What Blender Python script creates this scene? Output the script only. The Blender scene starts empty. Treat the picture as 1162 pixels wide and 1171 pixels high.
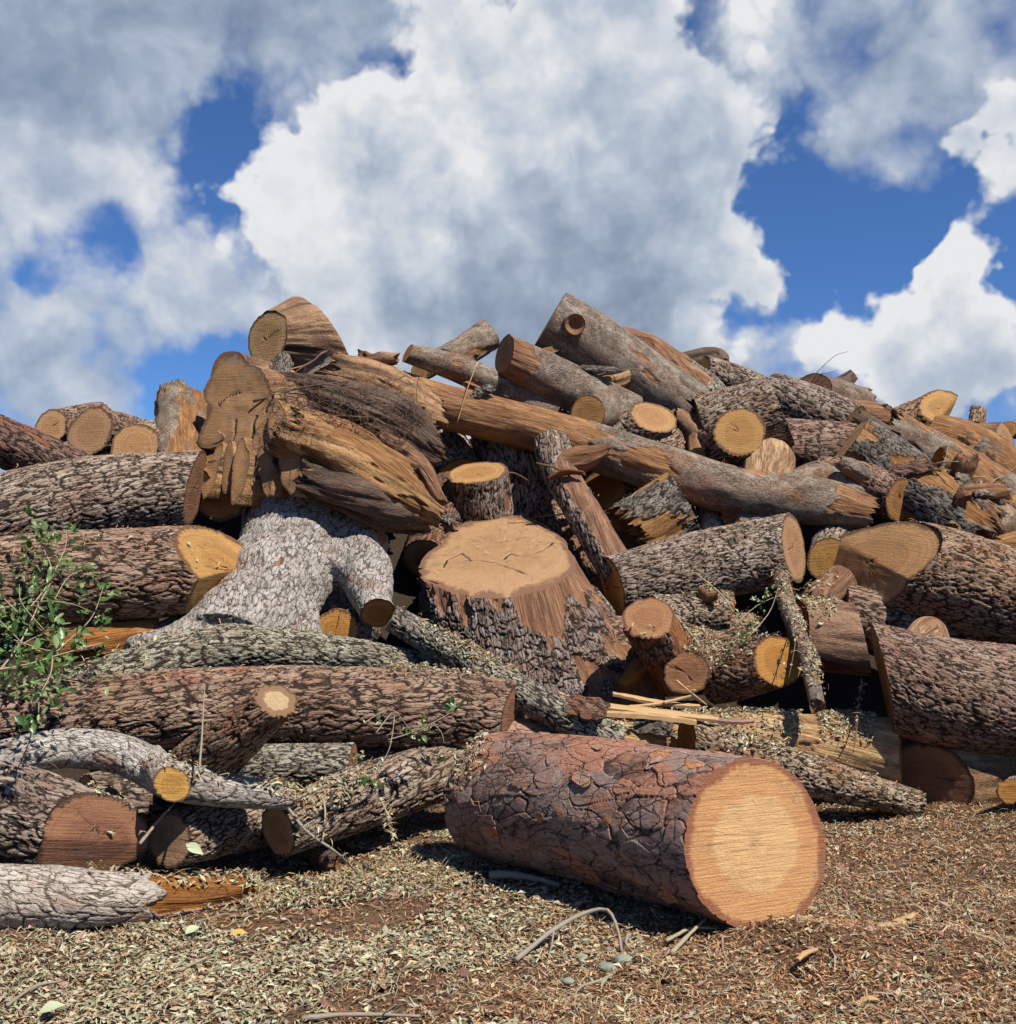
import bpy, bmesh, math, random
import numpy as np
from mathutils import Vector, Matrix
D = bpy.data
SC = bpy.context.scene
COL = SC.collection
rnd = random.Random(7)

# ------------------------------------------------------------------ camera
F_PX, IW, IH, CX, CY = 1246.0, 1162.0, 1171.0, 581.0, 585.5
PITCH = math.atan(105.0 / F_PX)
CZ = 1.55
cam = D.cameras.new('camera'); camo = D.objects.new('camera', cam); COL.objects.link(camo)
camo.location = (0, 0, CZ); camo.rotation_euler = (math.pi / 2 + PITCH, 0, 0)
cam.sensor_fit = 'HORIZONTAL'; cam.sensor_width = 36.0; cam.lens = F_PX / IW * 36.0
cam.clip_end = 5000.0; cam.clip_start = 0.05
SC.camera = camo
SC.cycles.max_bounces = 4; SC.cycles.diffuse_bounces = 2; SC.cycles.glossy_bounces = 2; SC.cycles.use_fast_gi = False
SC.view_settings.view_transform = 'Standard'; SC.view_settings.look = 'None'
SC.view_settings.exposure = 0.7; SC.view_settings.gamma = 1.0; SC.view_settings.use_curve_mapping = False

def ray(px, py):
    a = (px - CX) / F_PX; b = -(py - CY) / F_PX
    c, s = math.cos(PITCH), math.sin(PITCH)
    return np.array([a, c - b * s, s + b * c])
def at(px, py, Y):
    d = ray(px, py); return np.array([0, 0, CZ]) + d * (Y / d[1])

# ------------------------------------------------------------------ light
SUNV = Vector((0.40, -0.43, 0.81)).normalized()
sl = D.lights.new('sun', 'SUN'); sl.energy = 5.0; sl.angle = math.radians(0.55); sl.color = (1.0, 0.93, 0.82)
so = D.objects.new('sun', sl); COL.objects.link(so); so.rotation_euler = SUNV.to_track_quat('Z', 'Y').to_euler()
so.location = (6, -4, 12)

class NB:
    """small node builder"""
    def __init__(s, nt): s.nt = nt
    def n(s, t, **kw):
        x = s.nt.nodes.new(t)
        for k, v in kw.items(): setattr(x, k, v)
        return x
    def put(s, sock, v):
        if hasattr(v, 'is_output') or isinstance(v, bpy.types.NodeSocket): s.nt.links.new(v, sock)
        elif v is not None: sock.default_value = v
    def m(s, op, a, b=None, c=None, clamp=False):
        x = s.n('ShaderNodeMath', operation=op, use_clamp=clamp)
        for i, v in enumerate((a, b, c)):
            if v is not None: s.put(x.inputs[i], v)
        return x.outputs[0]
    def v(s, op, a, b=None, sc=None):
        x = s.n('ShaderNodeVectorMath', operation=op)
        s.put(x.inputs[0], a)
        if b is not None: s.put(x.inputs[1], b)
        if sc is not None: s.put(x.inputs['Scale'], sc)
        return x.outputs['Value'] if op in ('DISTANCE', 'DOT_PRODUCT', 'LENGTH') else x.outputs[0]
    def ss(s, x, lo, hi, a=0.0, b=1.0):
        r = s.n('ShaderNodeMapRange', interpolation_type='SMOOTHSTEP')
        for i, v in enumerate((x, lo, hi, a, b)): s.put(r.inputs[i], v)
        return r.outputs[0]
    def mix(s, f, a, b, mode='MIX'):
        x = s.n('ShaderNodeMix', data_type='RGBA', blend_type=mode)
        s.put(x.inputs[0], f)
        s.put(x.inputs[6], a if isinstance(a, bpy.types.NodeSocket) else (*a[:3], 1))
        s.put(x.inputs[7], b if isinstance(b, bpy.types.NodeSocket) else (*b[:3], 1))
        return x.outputs[2]
    def noise(s, vec, scale, detail=4, rough=0.55, dist=0.0, col=False):
        x = s.n('ShaderNodeTexNoise'); s.put(x.inputs['Vector'], vec)
        x.inputs['Scale'].default_value = scale; x.inputs['Detail'].default_value = detail
        x.inputs['Roughness'].default_value = rough; x.inputs['Distortion'].default_value = dist
        return x.outputs['Color' if col else 'Fac']
    def vor(s, vec, scale, feature='F1', detail=0.0, out='Distance', rough=0.5):
        x = s.n('ShaderNodeTexVoronoi', feature=feature); s.put(x.inputs['Vector'], vec)
        x.inputs['Scale'].default_value = scale
        if 'Detail' in x.inputs: x.inputs['Detail'].default_value = detail; x.inputs['Roughness'].default_value = rough
        return x.outputs[out]
    def attr(s, name, out='Fac'):
        x = s.n('ShaderNodeAttribute', attribute_name=name); return x.outputs[out]
    def ramp(s, f, stops):
        x = s.n('ShaderNodeValToRGB'); e = x.color_ramp.elements
        while len(e) < len(stops): e.new(0.5)
        for q, (p, c) in zip(e, stops): q.position = p; q.color = (*c, 1)
        s.put(x.inputs[0], f); return x.outputs[0]

# ------------------------------------------------------------------ sky with broken cumulus
W = D.worlds.new('World'); SC.world = W; W.use_nodes = True
nt = W.node_tree; nt.nodes.clear(); nb = NB(nt)
sky = nb.n('ShaderNodeTexSky', sky_type='NISHITA', sun_disc=False)
sky.sun_elevation = math.asin(SUNV.z); sky.sun_rotation = math.atan2(SUNV.x, SUNV.y)
sky.air_density = 0.75; sky.dust_density = 0.15; sky.ozone_density = 5.0; sky.altitude = 200
dirv = nb.v('NORMALIZE', nb.n('ShaderNodeTexCoord').outputs['Generated'])
# soft layer cloud (veils and grey sheets), then the crisp cumulus in front of it; blobs are (picture x, y, radius, weight) turned into sky directions
LAYER = [(10, 230, 120, .9), (110, 170, 70, .5), (30, 420, 120, .8), (100, 370, 60, .45), (180, 330, 60, .5), (235, 290, 50, .4), (90, 30, 180, .8), (300, 20, 140, .8), (480, 0, 110, .6), (270, 340, 90, .6), (380, 430, 120, .7), (560, 480, 170, .8), (110, 480, 60, .4),
         (860, 420, 90, .55), (1060, 500, 120, .6), (1040, 110, 90, .62), (1090, 30, 80, .6), (985, 150, 50, .35), (890, 30, 50, .6), (840, 20, 60, .5), (840, 360, 60, .5), (1010, 215, 30, .3),
         (240, 160, 46, -.9), (122, 290, 52, -1.0), (50, 325, 30, -.7), (215, 225, 36, -.5), (445, 88, 36, -.8), (250, 100, 50, -.35), (205, 430, 62, -.9), (250, 465, 60, -.7), (900, 180, 50, -.6), (950, 270, 70, -.7), (905, 335, 45, -.6), (930, 130, 40, -.3)]
HEAP = [(395, 160, 100, .8), (320, 200, 75, .6), (280, 235, 45, .4), (470, 120, 70, .6), (560, 100, 105, .8), (650, 90, 120, .8), (740, 190, 120, .8), (710, 290, 150, .8), (560, 260, 170, .9), (800, 180, 60, .5), (845, 295, 52, .55), (480, 330, 130, .7), (330, 290, 80, .5), (620, 410, 170, .8), (780, 370, 90, .6),
        (1060, 390, 90, .9), (960, 400, 48, .55), (1130, 400, 90, .8), (1115, 320, 42, .6), (1000, 340, 42, .5), (1155, 200, 80, .9), (1115, 160, 36, .4), (1150, 120, 50, .5),
        (445, 80, 34, -.5), (1155, 312, 28, -.5), (1060, 275, 45, -.5)]
BRIGHT = [(330, 190, 110, .30), (430, 120, 80, .30), (560, 110, 130, .26), (560, 220, 90, .12), (400, 250, 90, .2), (850, 280, 60, .15), (1080, 320, 70, .35), (960, 380, 60, .3), (1120, 400, 90, .1), (1140, 160, 70, .2),
          (30, 220, 80, .3), (150, 200, 70, .3), (110, 340, 70, .25), (880, 40, 50, .15), (440, 165, 42, -.45), (560, 400, 150, -.12), (660, 350, 160, -.10), (100, 40, 140, -.16), (330, 30, 150, -.16), (700, 420, 130, -.12), (30, 440, 90, -.05), (1020, 110, 90, -.1), (1070, 430, 60, -.15)]
def blobs(vec, lst):
    acc = 0.0
    for px, py, r, w in lst:
        d = ray(px, py); d = d / np.linalg.norm(d)
        q = nb.m('MULTIPLY', nb.v('DISTANCE', vec, tuple(d)), F_PX / r)
        g = nb.m('EXPONENT', nb.m('MULTIPLY', nb.m('MULTIPLY', q, q), -1.0))
        acc = nb.m('MULTIPLY_ADD', g, w, acc)
    return acc
def puff(vec):
    a = nb.noise(vec, 5.0, 9, .52, 0.2)
    b = nb.vor(vec, 15.0, 'F1', 3.0, rough=.55)
    return nb.m('MULTIPLY_ADD', nb.m('SUBTRACT', b, .45), -0.22, nb.m('SUBTRACT', a, .5))
warp = nb.v('SCALE', nb.v('SUBTRACT', nb.noise(dirv, 11.0, 4, .55, 0, True), (.5, .5, .5)), sc=0.16)
wd = nb.v('ADD', dirv, warp)
pv = nb.v('ADD', dirv, nb.v('SCALE', warp, sc=.25))
p0 = puff(pv)
p1 = puff(nb.v('ADD', pv, (0.010, 0.002, 0.022)))
emb = nb.m('MULTIPLY', nb.m('SUBTRACT', p0, p1), 1.3)
veil = nb.m('ADD', blobs(wd, LAYER), nb.m('MULTIPLY_ADD', p0, 2.2, 0.16))
aA = nb.m('MULTIPLY', nb.ss(veil, -.05, 0.80), .92)
heap = nb.m('ADD', blobs(wd, HEAP), nb.m('MULTIPLY_ADD', p0, 2.6, 0.02))
aB = nb.ss(heap, 0.27, 0.60)
alpha = nb.m('SUBTRACT', 1.0, nb.m('MULTIPLY', nb.m('SUBTRACT', 1.0, aA), nb.m('SUBTRACT', 1.0, aB)))
edge = nb.m('MULTIPLY', nb.m('SUBTRACT', 1.0, nb.ss(heap, .45, 1.25)), aB)
thin = nb.m('MULTIPLY', nb.ss(veil, .0, .7, .12, 0.0), nb.m('SUBTRACT', 1.0, aB))
bri = nb.m('ADD', nb.m('ADD', nb.m('ADD', blobs(wd, BRIGHT), emb), nb.m('MULTIPLY_ADD', p0, 0.30, 0.49)), nb.m('MULTIPLY_ADD', edge, .26, thin))
ccol = nb.ramp(bri, [(0.0, (.25, .325, .46)), (0.30, (.40, .485, .625)), (0.55, (.60, .68, .80)), (0.90, (1.0, 1.01, 1.03))])
bg1 = nb.n('ShaderNodeBackground'); bg1.inputs[1].default_value = 0.072
skyc = nb.mix(1.0, sky.outputs[0], (0.62, 0.86, 1.12), 'MULTIPLY')
nt.links.new(skyc, bg1.inputs[0])
bg2 = nb.n('ShaderNodeBackground'); nt.links.new(ccol, bg2.inputs[0]); bg2.inputs[1].default_value = 0.50
mx = nb.n('ShaderNodeMixShader'); nt.links.new(alpha, mx.inputs[0]); nt.links.new(bg1.outputs[0], mx.inputs[1]); nt.links.new(bg2.outputs[0], mx.inputs[2])
wo = nb.n('ShaderNodeOutputWorld'); nt.links.new(mx.outputs[0], wo.inputs[0])

# ------------------------------------------------------------------ numpy noise
def _h(ix, iy, iz, seed):
    h = (ix.astype(np.uint32) * np.uint32(374761393) + iy.astype(np.uint32) * np.uint32(668265263) +
         iz.astype(np.uint32) * np.uint32(2147483647 - 1013904223) + np.uint32((seed * 974711 + 12345) & 0xffffffff))
    h = (h ^ (h >> np.uint32(13))) * np.uint32(1274126177)
    h = (h ^ (h >> np.uint32(15))) * np.uint32(2246822519)
    return h ^ (h >> np.uint32(16))
def _f(h): return (h & np.uint32(0xffffff)).astype(np.float32) * np.float32(1 / 16777216.0)
def vn(p, seed=0):
    p = np.asarray(p, np.float32); i = np.floor(p); f = p - i; i = i.astype(np.int64)
    f = f * f * (3 - 2 * f); out = 0
    for dx in (0, 1):
        wx = f[..., 0] if dx else 1 - f[..., 0]
        for dy in (0, 1):
            wy = f[..., 1] if dy else 1 - f[..., 1]
            for dz in (0, 1):
                wz = f[..., 2] if dz else 1 - f[..., 2]
                out = out + wx * wy * wz * _f(_h(i[..., 0] + dx, i[..., 1] + dy, i[..., 2] + dz, seed))
    return out * 2 - 1
def fbm(p, octv=3, seed=0):
    a, s, o = 0.55, 1.0, 0
    for k in range(octv): o = o + a * vn(p * s, seed + k * 17); a *= .5; s *= 2.03
    return o
def vor2(u, v, nu, seed, jit=0.85):
    """cell noise on a cylinder, periodic in u with nu cells: f1, f2, cell random a, b, offset"""
    iu = np.floor(u).astype(np.int64); iv = np.floor(v).astype(np.int64)
    f1 = np.full(u.shape, 9, np.float32); f2 = f1.copy(); ca = np.zeros(u.shape, np.float32); cb = ca.copy(); ox = ca.copy(); oy = ca.copy()
    for du in (-1, 0, 1):
        for dv in (-1, 0, 1):
            cu = iu + du; cv = iv + dv
            h = _h(np.mod(cu, nu), cv, cv * 0 + 5, seed); h2 = _h(np.mod(cu, nu), cv, cv * 0 + 9, seed + 3)
            a = _f(h); b = _f(h2)
            x = cu + .5 + (a - .5) * jit - u; y = cv + .5 + (b - .5) * jit - v
            d = np.sqrt(x * x + y * y).astype(np.float32)
            m = d < f1
            f2 = np.where(m, f1, np.minimum(f2, d))
            ca = np.where(m, _f(h * np.uint32(2654435761)), ca); cb = np.where(m, _f(h2 * np.uint32(2654435761)), cb)
            ox = np.where(m, x, ox); oy = np.where(m, y, oy); f1 = np.where(m, d, f1)
    return f1, f2, ca, cb, ox, oy
def vor3(p, seed):
    i = np.floor(p).astype(np.int64); f1 = np.full(p.shape[0], 9, np.float32); f2 = f1.copy()
    for dx in (-1, 0, 1):
        for dy in (-1, 0, 1):
            for dz in (-1, 0, 1):
                c = i + np.array([dx, dy, dz]); h = _h(c[:, 0], c[:, 1], c[:, 2], seed)
                o = np.stack([_f(h), _f(h * np.uint32(2654435761)), _f(h * np.uint32(2246822519) ^ (h >> np.uint32(7)))], 1)
                d = np.linalg.norm(c + .1 + .8 * o - p, axis=1).astype(np.float32)
                m = d < f1; f2 = np.where(m, f1, np.minimum(f2, d)); f1 = np.where(m, d, f1)
    return f1, f2
def sst(x, a, b):
    t = np.clip((x - a) / (b - a), 0, 1); return t * t * (3 - 2 * t)

# ------------------------------------------------------------------ materials
def new_mat(name):
    m = D.materials.new(name); m.use_nodes = True; m.node_tree.nodes.clear(); n = NB(m.node_tree)
    b = n.n('ShaderNodeBsdfPrincipled'); o = n.n('ShaderNodeOutputMaterial'); m.node_tree.links.new(b.outputs[0], o.inputs[0])
    b.inputs['Specular IOR Level'].default_value = 0.3
    return m, n, b
def finish(n, b, col, rough, hgt, strength, dist):
    n.put(b.inputs['Base Color'], col); n.put(b.inputs['Roughness'], rough)
    if hgt is not None:
        x = n.n('ShaderNodeBump'); x.inputs['Strength'].default_value = strength; x.inputs['Distance'].default_value = dist
        n.put(x.inputs['Height'], hgt); n.nt.links.new(x.outputs[0], b.inputs['Normal'])
def hsv(n, col, hv, sv, vv):
    x = n.n('ShaderNodeHueSaturation'); n.put(x.inputs['Hue'], hv); n.put(x.inputs['Saturation'], sv); n.put(x.inputs['Value'], vv); n.put(x.inputs['Color'], col)
    return x.outputs[0]
def stretch(n, vec, s):
    return n.v('MULTIPLY', vec, s)
WOODS = {'weather': ((.10, .045, .021), (.205, .102, .048), (.31, .172, .085)), 'tan': ((.12, .055, .025), (.235, .116, .054), (.33, .188, .096)), 'orange': ((.15, .048, .013), (.28, .108, .030), (.37, .175, .060)),
         'brown': ((.070, .032, .017), (.14, .064, .031), (.215, .105, .052)), 'pale': ((.32, .17, .07), (.45, .28, .12), (.54, .37, .19))}
def bark_mat(name, furrow, ridge, ridge2, red, lichen, lich_amt, wood, red_amt=.30, rough=.88, bump=.9, fine=1.0, cs=34, cst=.13, cw=.12, cdark=.72, plates=0.0, cbump=1.0, fadec=.6):
    m, n, b = new_mat(name)
    co = n.attr('bco', 'Vector'); h = n.attr('h'); peel = n.attr('peel')
    oi = n.n('ShaderNodeObjectInfo').outputs['Random']
    nz = n.noise(stretch(n, co, (1, 1, .45)), 9, 4, .6)
    nf = n.noise(stretch(n, co, (1, 1, .4)), 85 * fine, 5, .68)
    nf2 = n.noise(co, 210, 3, .6)
    wrp = n.v('SCALE', n.noise(stretch(n, co, (1, 1, .5)), 17 * fine, 4, .6, 0, True), sc=.055)
    cv = n.v('ADD', stretch(n, co, (1, 1, cst)), wrp)
    cv = n.v('SCALE', cv, sc=n.m('MULTIPLY_ADD', oi, .6, .72)); crack = n.ss(n.vor(cv, cs, 'DISTANCE_TO_EDGE'), 0.0, cw)
    crack = n.m('MAXIMUM', crack, n.ss(n.noise(co, 12, 3, .6), .48, .66, 0, fadec))
    r = n.mix(n.ss(nz, .38, .64), ridge, ridge2)
    if plates:
        pc = n.vor(cv, cs * .62, 'F1', 0, 'Color'); sp = n.n('ShaderNodeSeparateColor'); n.put(sp.inputs[0], pc)
        r = n.mix(n.m('MULTIPLY', n.ss(sp.outputs[0], .45, .60), plates), r, red); r = n.mix(n.m('MULTIPLY', n.ss(sp.outputs[1], .55, .62), .6), r, ridge2)
    hv = n.m('MULTIPLY', h, n.m('MULTIPLY_ADD', crack, cdark, 1 - cdark))
    base = n.mix(n.ss(n.m('MULTIPLY_ADD', n.m('SUBTRACT', nf, .5), .55, hv), .14, .62), furrow, r)
    rm = n.ss(n.noise(stretch(n, co, (1, 1, .5)), 5.0, 5, .66), .62 - .12 * red_amt, .70)
    base = n.mix(n.m('MULTIPLY', n.m('MULTIPLY', rm, n.ss(hv, .1, .5)), n.m('MULTIPLY_ADD', nf2, .7, .2), clamp=True), base, red)
    lm = n.ss(n.noise(co, 13, 5, .7), .60 - .16 * lich_amt, .74 - .08 * lich_amt)
    base = n.mix(n.m('MULTIPLY', n.m('MULTIPLY', lm, n.ss(hv, .3, .8)), lich_amt * .75, clamp=True), base, lichen)
    base = n.mix(1.0, base, n.ramp(nf, [(.28, (.55, .53, .52)), (.5, (1, 1, 1)), (.72, (1.3, 1.28, 1.25))]), 'MULTIPLY')
    # bare wood where the bark has been torn away
    wv = n.noise(stretch(n, co, (1, 1, .05)), 75, 6, .68)
    wl = n.noise(stretch(n, co, (1, 1, .4)), 7, 4, .6)
    wc = n.ramp(n.m('MULTIPLY_ADD', wv, .6, n.m('MULTIPLY', wl, .4)), [(.38, WOODS[wood][0]), (.5, WOODS[wood][1]), (.61, WOODS[wood][2])])
    wst = n.ss(n.noise(stretch(n, co, (1, 1, .2)), 17, 6, .72), .47, .66)
    wc = n.mix(n.m('MULTIPLY', n.ss(n.noise(stretch(n, co, (1, 1, .3)), 7.5, 5, .7), .53, .62), .62), wc, n.mix(nf, (.10, .040, .020), red))
    wc = n.mix(n.m('MULTIPLY', wst, .72), wc, n.mix(nf2, (.05, .026, .016), (.19, .080, .032)))
    edge = n.m('MULTIPLY_ADD', nf, .5, n.m('ADD', peel, -.25))
    pm = n.ss(edge, .40, .56)
    rim = n.m('MULTIPLY', n.ss(edge, .22, .42), n.m('SUBTRACT', 1.0, pm))
    base = n.mix(n.m('MULTIPLY', rim, .8), base, red)
    col = n.mix(pm, base, wc)
    col = hsv(n, col, n.m('MULTIPLY_ADD', oi, .014, .493), n.m('MULTIPLY_ADD', oi, .2, .9), n.m('MULTIPLY_ADD', oi, .28, .92))
    hh = n.m('ADD', n.m('ADD', n.m('MULTIPLY', nf, .6), n.m('MULTIPLY', nf2, .3)), n.m('MULTIPLY', crack, cbump))
    hx = n.n('ShaderNodeMix', data_type='FLOAT'); n.put(hx.inputs[0], pm); n.put(hx.inputs[2], hh); n.put(hx.inputs[3], n.m('MULTIPLY_ADD', wst, -.6, n.m('MULTIPLY', wv, 1.6)))
    finish(n, b, col, rough, hx.outputs[0], bump, .022)
    return m
BARK = {
 'oak': bark_mat('oak_bark', (.034, .020, .013), (.205, .145, .102), (.325, .258, .200), (.21, .080, .042), (.34, .34, .29), .35, 'tan', .75),
 'oakbrown': bark_mat('brown_oak_bark', (.036, .019, .011), (.205, .122, .078), (.295, .205, .142), (.27, .088, .045), (.32, .31, .25), .3, 'brown', .9),
 'green': bark_mat('lichen_grey_bark', (.028, .021, .014), (.200, .168, .122), (.31, .28, .215), (.14, .058, .034), (.38, .41, .33), .7, 'tan', .2, cs=50),
 'white': bark_mat('pale_grey_bark', (.12, .090, .070), (.270, .240, .215), (.365, .338, .308), (.25, .10, .05), (.44, .42, .39), .4, 'tan', .45, cs=36, cst=.26, cw=.11, cdark=.55, cbump=.9, fadec=.85),
 'smooth': bark_mat('smooth_grey_bark', (.06, .042, .030), (.130, .098, .072), (.245, .205, .163), (.20, .082, .040), (.38, .37, .31), .6, 'tan', 1.7, bump=.8, cs=52, cst=.30, cw=.12, cdark=.45, cbump=.6, fadec=.9),
 'red': bark_mat('reddish_bark', (.026, .013, .009), (.140, .070, .043), (.20, .125, .088), (.21, .068, .029), (.30, .27, .23), .15, 'orange', 1.0),
 'pine': bark_mat('pine_bark', (.050, .026, .018), (.225, .122, .082), (.255, .182, .145), (.35, .150, .075), (.42, .38, .35), .5, 'orange', .3, rough=.84, bump=1.0, fine=.7, cs=11, cst=.62, cw=.035, cdark=.6, plates=.85, cbump=.5),
 'char': bark_mat('blackened_bark', (.014, .011, .009), (.090, .074, .062), (.18, .155, .132), (.14, .06, .03), (.28, .28, .28), .3, 'tan', .4),
 'torn': bark_mat('torn_wood', (.045, .024, .014), (.19, .105, .055), (.30, .18, .095), (.18, .072, .034), (.36, .32, .27), .15, 'weather', .8, cdark=.1, cbump=.15),
 'dark': bark_mat('dark_fibrous_bark', (.012, .008, .006), (.075, .045, .030), (.12, .08, .055), (.09, .04, .025), (.2, .17, .14), .1, 'brown', .8, cdark=.2, cbump=.3),
}
BARK['orangewood'] = bark_mat('pale_bark_orange_wood', (.12, .090, .070), (.285, .240, .205), (.385, .340, .295), (.26, .10, .05), (.46, .43, .39), .4, 'orange', .8, cs=36, cst=.26, cw=.11, cdark=.55, cbump=.9, fadec=.85)
BARK['split2'] = bark_mat('fresh_split_wood', (.045, .024, .014), (.19, .105, .055), (.30, .18, .095), (.26, .115, .05), (.36, .32, .27), .15, 'pale', .3, cdark=.1, cbump=.15)
BARK['split'] = bark_mat('split_pale_wood', (.045, .024, .014), (.19, .105, .055), (.30, .18, .095), (.20, .085, .040), (.36, .32, .27), .15, 'tan', .5, cdark=.1, cbump=.15)
def face_mat(name, rim, outer, heart, dark, ring=.5, saw=.5, stain=.4, vary=1.0):
    m, n, b = new_mat(name)
    co = n.attr('fco', 'Vector'); rn = n.attr('rn'); ck = n.attr('crk')
    oi = n.n('ShaderNodeObjectInfo').outputs['Random'] if vary else n.m('ADD', .5, 0.0)
    wob = n.noise(co, 5, 4, .6)
    rr = n.m('MULTIPLY_ADD', n.m('SUBTRACT', wob, .5), .30, rn)
    xy = n.v('MULTIPLY', co, (1, 1, 0))
    rad = n.m('MULTIPLY_ADD', wob, .035, n.v('LENGTH', xy))
    rg = n.noise(n.n('ShaderNodeCombineXYZ').outputs[0], 1, 0) if False else None
    cx = n.n('ShaderNodeCombineXYZ'); n.put(cx.inputs[0], rad); n.put(cx.inputs[1], n.m('MULTIPLY', oi, 9.0))
    rings = n.noise(cx.outputs[0], 120, 4, .8)
    fine = n.noise(co, 60, 6, .65)
    nang = n.v('NORMALIZE', xy)
    rays = n.noise(n.v('ADD', n.v('SCALE', nang, sc=9.0), n.v('SCALE', xy, sc=2.0)), 2.4, 5, .7)
    mp = n.n('ShaderNodeMapping'); mp.inputs['Rotation'].default_value = (0, 0, .6); mp.inputs['Scale'].default_value = (5, 95, 5); n.put(mp.inputs['Vector'], co)
    sw = n.noise(mp.outputs[0], 1.0, 4, .6, .4)
    c = n.mix(n.ss(n.m('MULTIPLY_ADD', fine, .05, rr), .55, .66), heart, outer)
    c = n.mix(n.ss(n.m('MULTIPLY_ADD', fine, .10, rr), .93, 1.0), c, rim)
    c = n.mix(n.ss(rings, .42, .60, 0, ring), c, n.mix(.62, c, dark))
    c = n.mix(n.ss(rays, .50, .68, 0, .6), c, n.mix(.6, c, dark))
    c = n.mix(n.ss(sw, .4, .7, 0, saw), c, n.mix(1.0, c, (1.28, 1.22, 1.12), 'MULTIPLY'))
    c = n.mix(n.ss(n.noise(co, 4.2, 6, .7), .5, .72, 0, stain), c, dark)
    c = n.mix(n.ss(fine, .56, .72, 0, .5), c, dark)
    c = n.mix(n.ss(n.noise(n.v('ADD', co, (3.1, 7.7, 0)), 6.5, 6, .75), .54, .68, 0, stain), c, (.17, .125, .09))
    c = n.mix(n.ss(ck, .25, .7), c, (.028, .014, .008))
    c = hsv(n, c, n.m('MULTIPLY_ADD', oi, .016, .492), n.m('MULTIPLY_ADD', oi, .2, .9), n.m('MULTIPLY_ADD', oi, .24, .72))
    hh = n.m('ADD', n.m('ADD', n.m('MULTIPLY', sw, .9), n.m('MULTIPLY', fine, .7)), n.m('MULTIPLY', rings, .3))
    finish(n, b, c, .85, hh, .75, .010)
    return m
FACE = {
 'pine': face_mat('fresh_pine_end', (.26, .095, .035), (.55, .29, .088), (.63, .40, .15), (.36, .14, .035), .28, .2, .4),
 'tan': face_mat('tan_cut_end', (.11, .055, .03), (.40, .225, .088), (.34, .178, .066), (.15, .074, .032), .7, .35, .4),
 'orange': face_mat('orange_cut_end', (.11, .045, .025), (.35, .172, .062), (.29, .132, .045), (.15, .062, .025), .7, .35, .45),
 'brown': face_mat('brown_cut_end', (.08, .04, .024), (.29, .135, .056), (.23, .10, .042), (.09, .038, .019), .6, .45, .5),
 'grey': face_mat('weathered_cut_end', (.10, .058, .034), (.40, .245, .118), (.34, .20, .092), (.14, .078, .040), .5, .4, .5),
 'core': face_mat('pale_core_cut_end', (.09, .05, .03), (.18, .105, .06), (.36, .26, .155), (.13, .075, .045), .4, .3, .2),
 'flute': face_mat('fluted_cut_face', (.11, .056, .027), (.25, .135, .058), (.29, .160, .070), (.12, .064, .032), .55, .35, .9, vary=0),
 'stump': face_mat('stump_cut_top', (.18, .09, .045), (.40, .238, .098), (.375, .215, .085), (.20, .10, .042), .35, .3, .45),
}
def plain_mat(name, c1, c2, scale=20, rough=.8, trans=0.0, rand=.3):
    m, n, b = new_mat(name)
    g = n.n('ShaderNodeNewGeometry'); ri = g.outputs['Random Per Island']; tc = n.n('ShaderNodeTexCoord').outputs['Object']
    nz = n.noise(tc, scale, 5, .65)
    c = n.mix(n.ss(n.m('MULTIPLY_ADD', ri, .6, n.m('MULTIPLY', nz, .4)), .15, .85), c1, c2)
    c = hsv(n, c, .5, 1.0, n.m('MULTIPLY_ADD', ri, rand * 2, 1 - rand))
    finish(n, b, c, rough, nz, .3, .004)
    return m
def litter_mat(name, stops, rough=.75):
    m, n, b = new_mat(name)
    ri = n.n('ShaderNodeNewGeometry').outputs['Random Per Island']; tc = n.n('ShaderNodeTexCoord').outputs['Object']
    c = n.ramp(ri, stops); c = n.mix(n.ss(n.noise(tc, 90, 4, .6), .3, .75, 0, .5), c, n.mix(1.0, c, (.5, .45, .4), 'MULTIPLY'))
    r2 = n.m('FRACT', n.m('MULTIPLY', ri, 37.7)); c = hsv(n, c, .5, 1.0, n.m('MULTIPLY_ADD', r2, .62, .62))
    finish(n, b, c, rough, None, 0, 0)
    return m
M_LEAFLIT = litter_mat('dry_leaf_litter', [(0, (.24, .15, .085)), (.14, (.36, .27, .165)), (.34, (.39, .355, .24)), (.55, (.33, .335, .215)), (.72, (.45, .42, .30)), (.86, (.25, .285, .155)), (.95, (.48, .42, .31)), (1, (.40, .20, .08))])
M_CHIP = litter_mat('wood_chips', [(0, (.15, .062, .030)), (.3, (.29, .138, .062)), (.6, (.40, .215, .102)), (.88, (.48, .295, .155)), (.97, (.56, .40, .24)), (1, (.62, .50, .36))])
M_STICK = plain_mat('grey_stick', (.12, .095, .072), (.26, .225, .18), 60)
M_TWIG = plain_mat('pale_twig', (.17, .135, .085), (.30, .25, .17), 60)
M_STRAW = plain_mat('split_wood', (.22, .125, .055), (.40, .265, .13), 60)
M_ROOT = plain_mat('dark_root_fibre', (.035, .020, .013), (.12, .07, .04), 60)
M_BARKCHIP = plain_mat('bark_flake', (.15, .062, .040), (.21, .13, .105), 30, .6)
M_STONE = plain_mat('pale_stone', (.10, .11, .085), (.20, .215, .17), 30)
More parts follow.
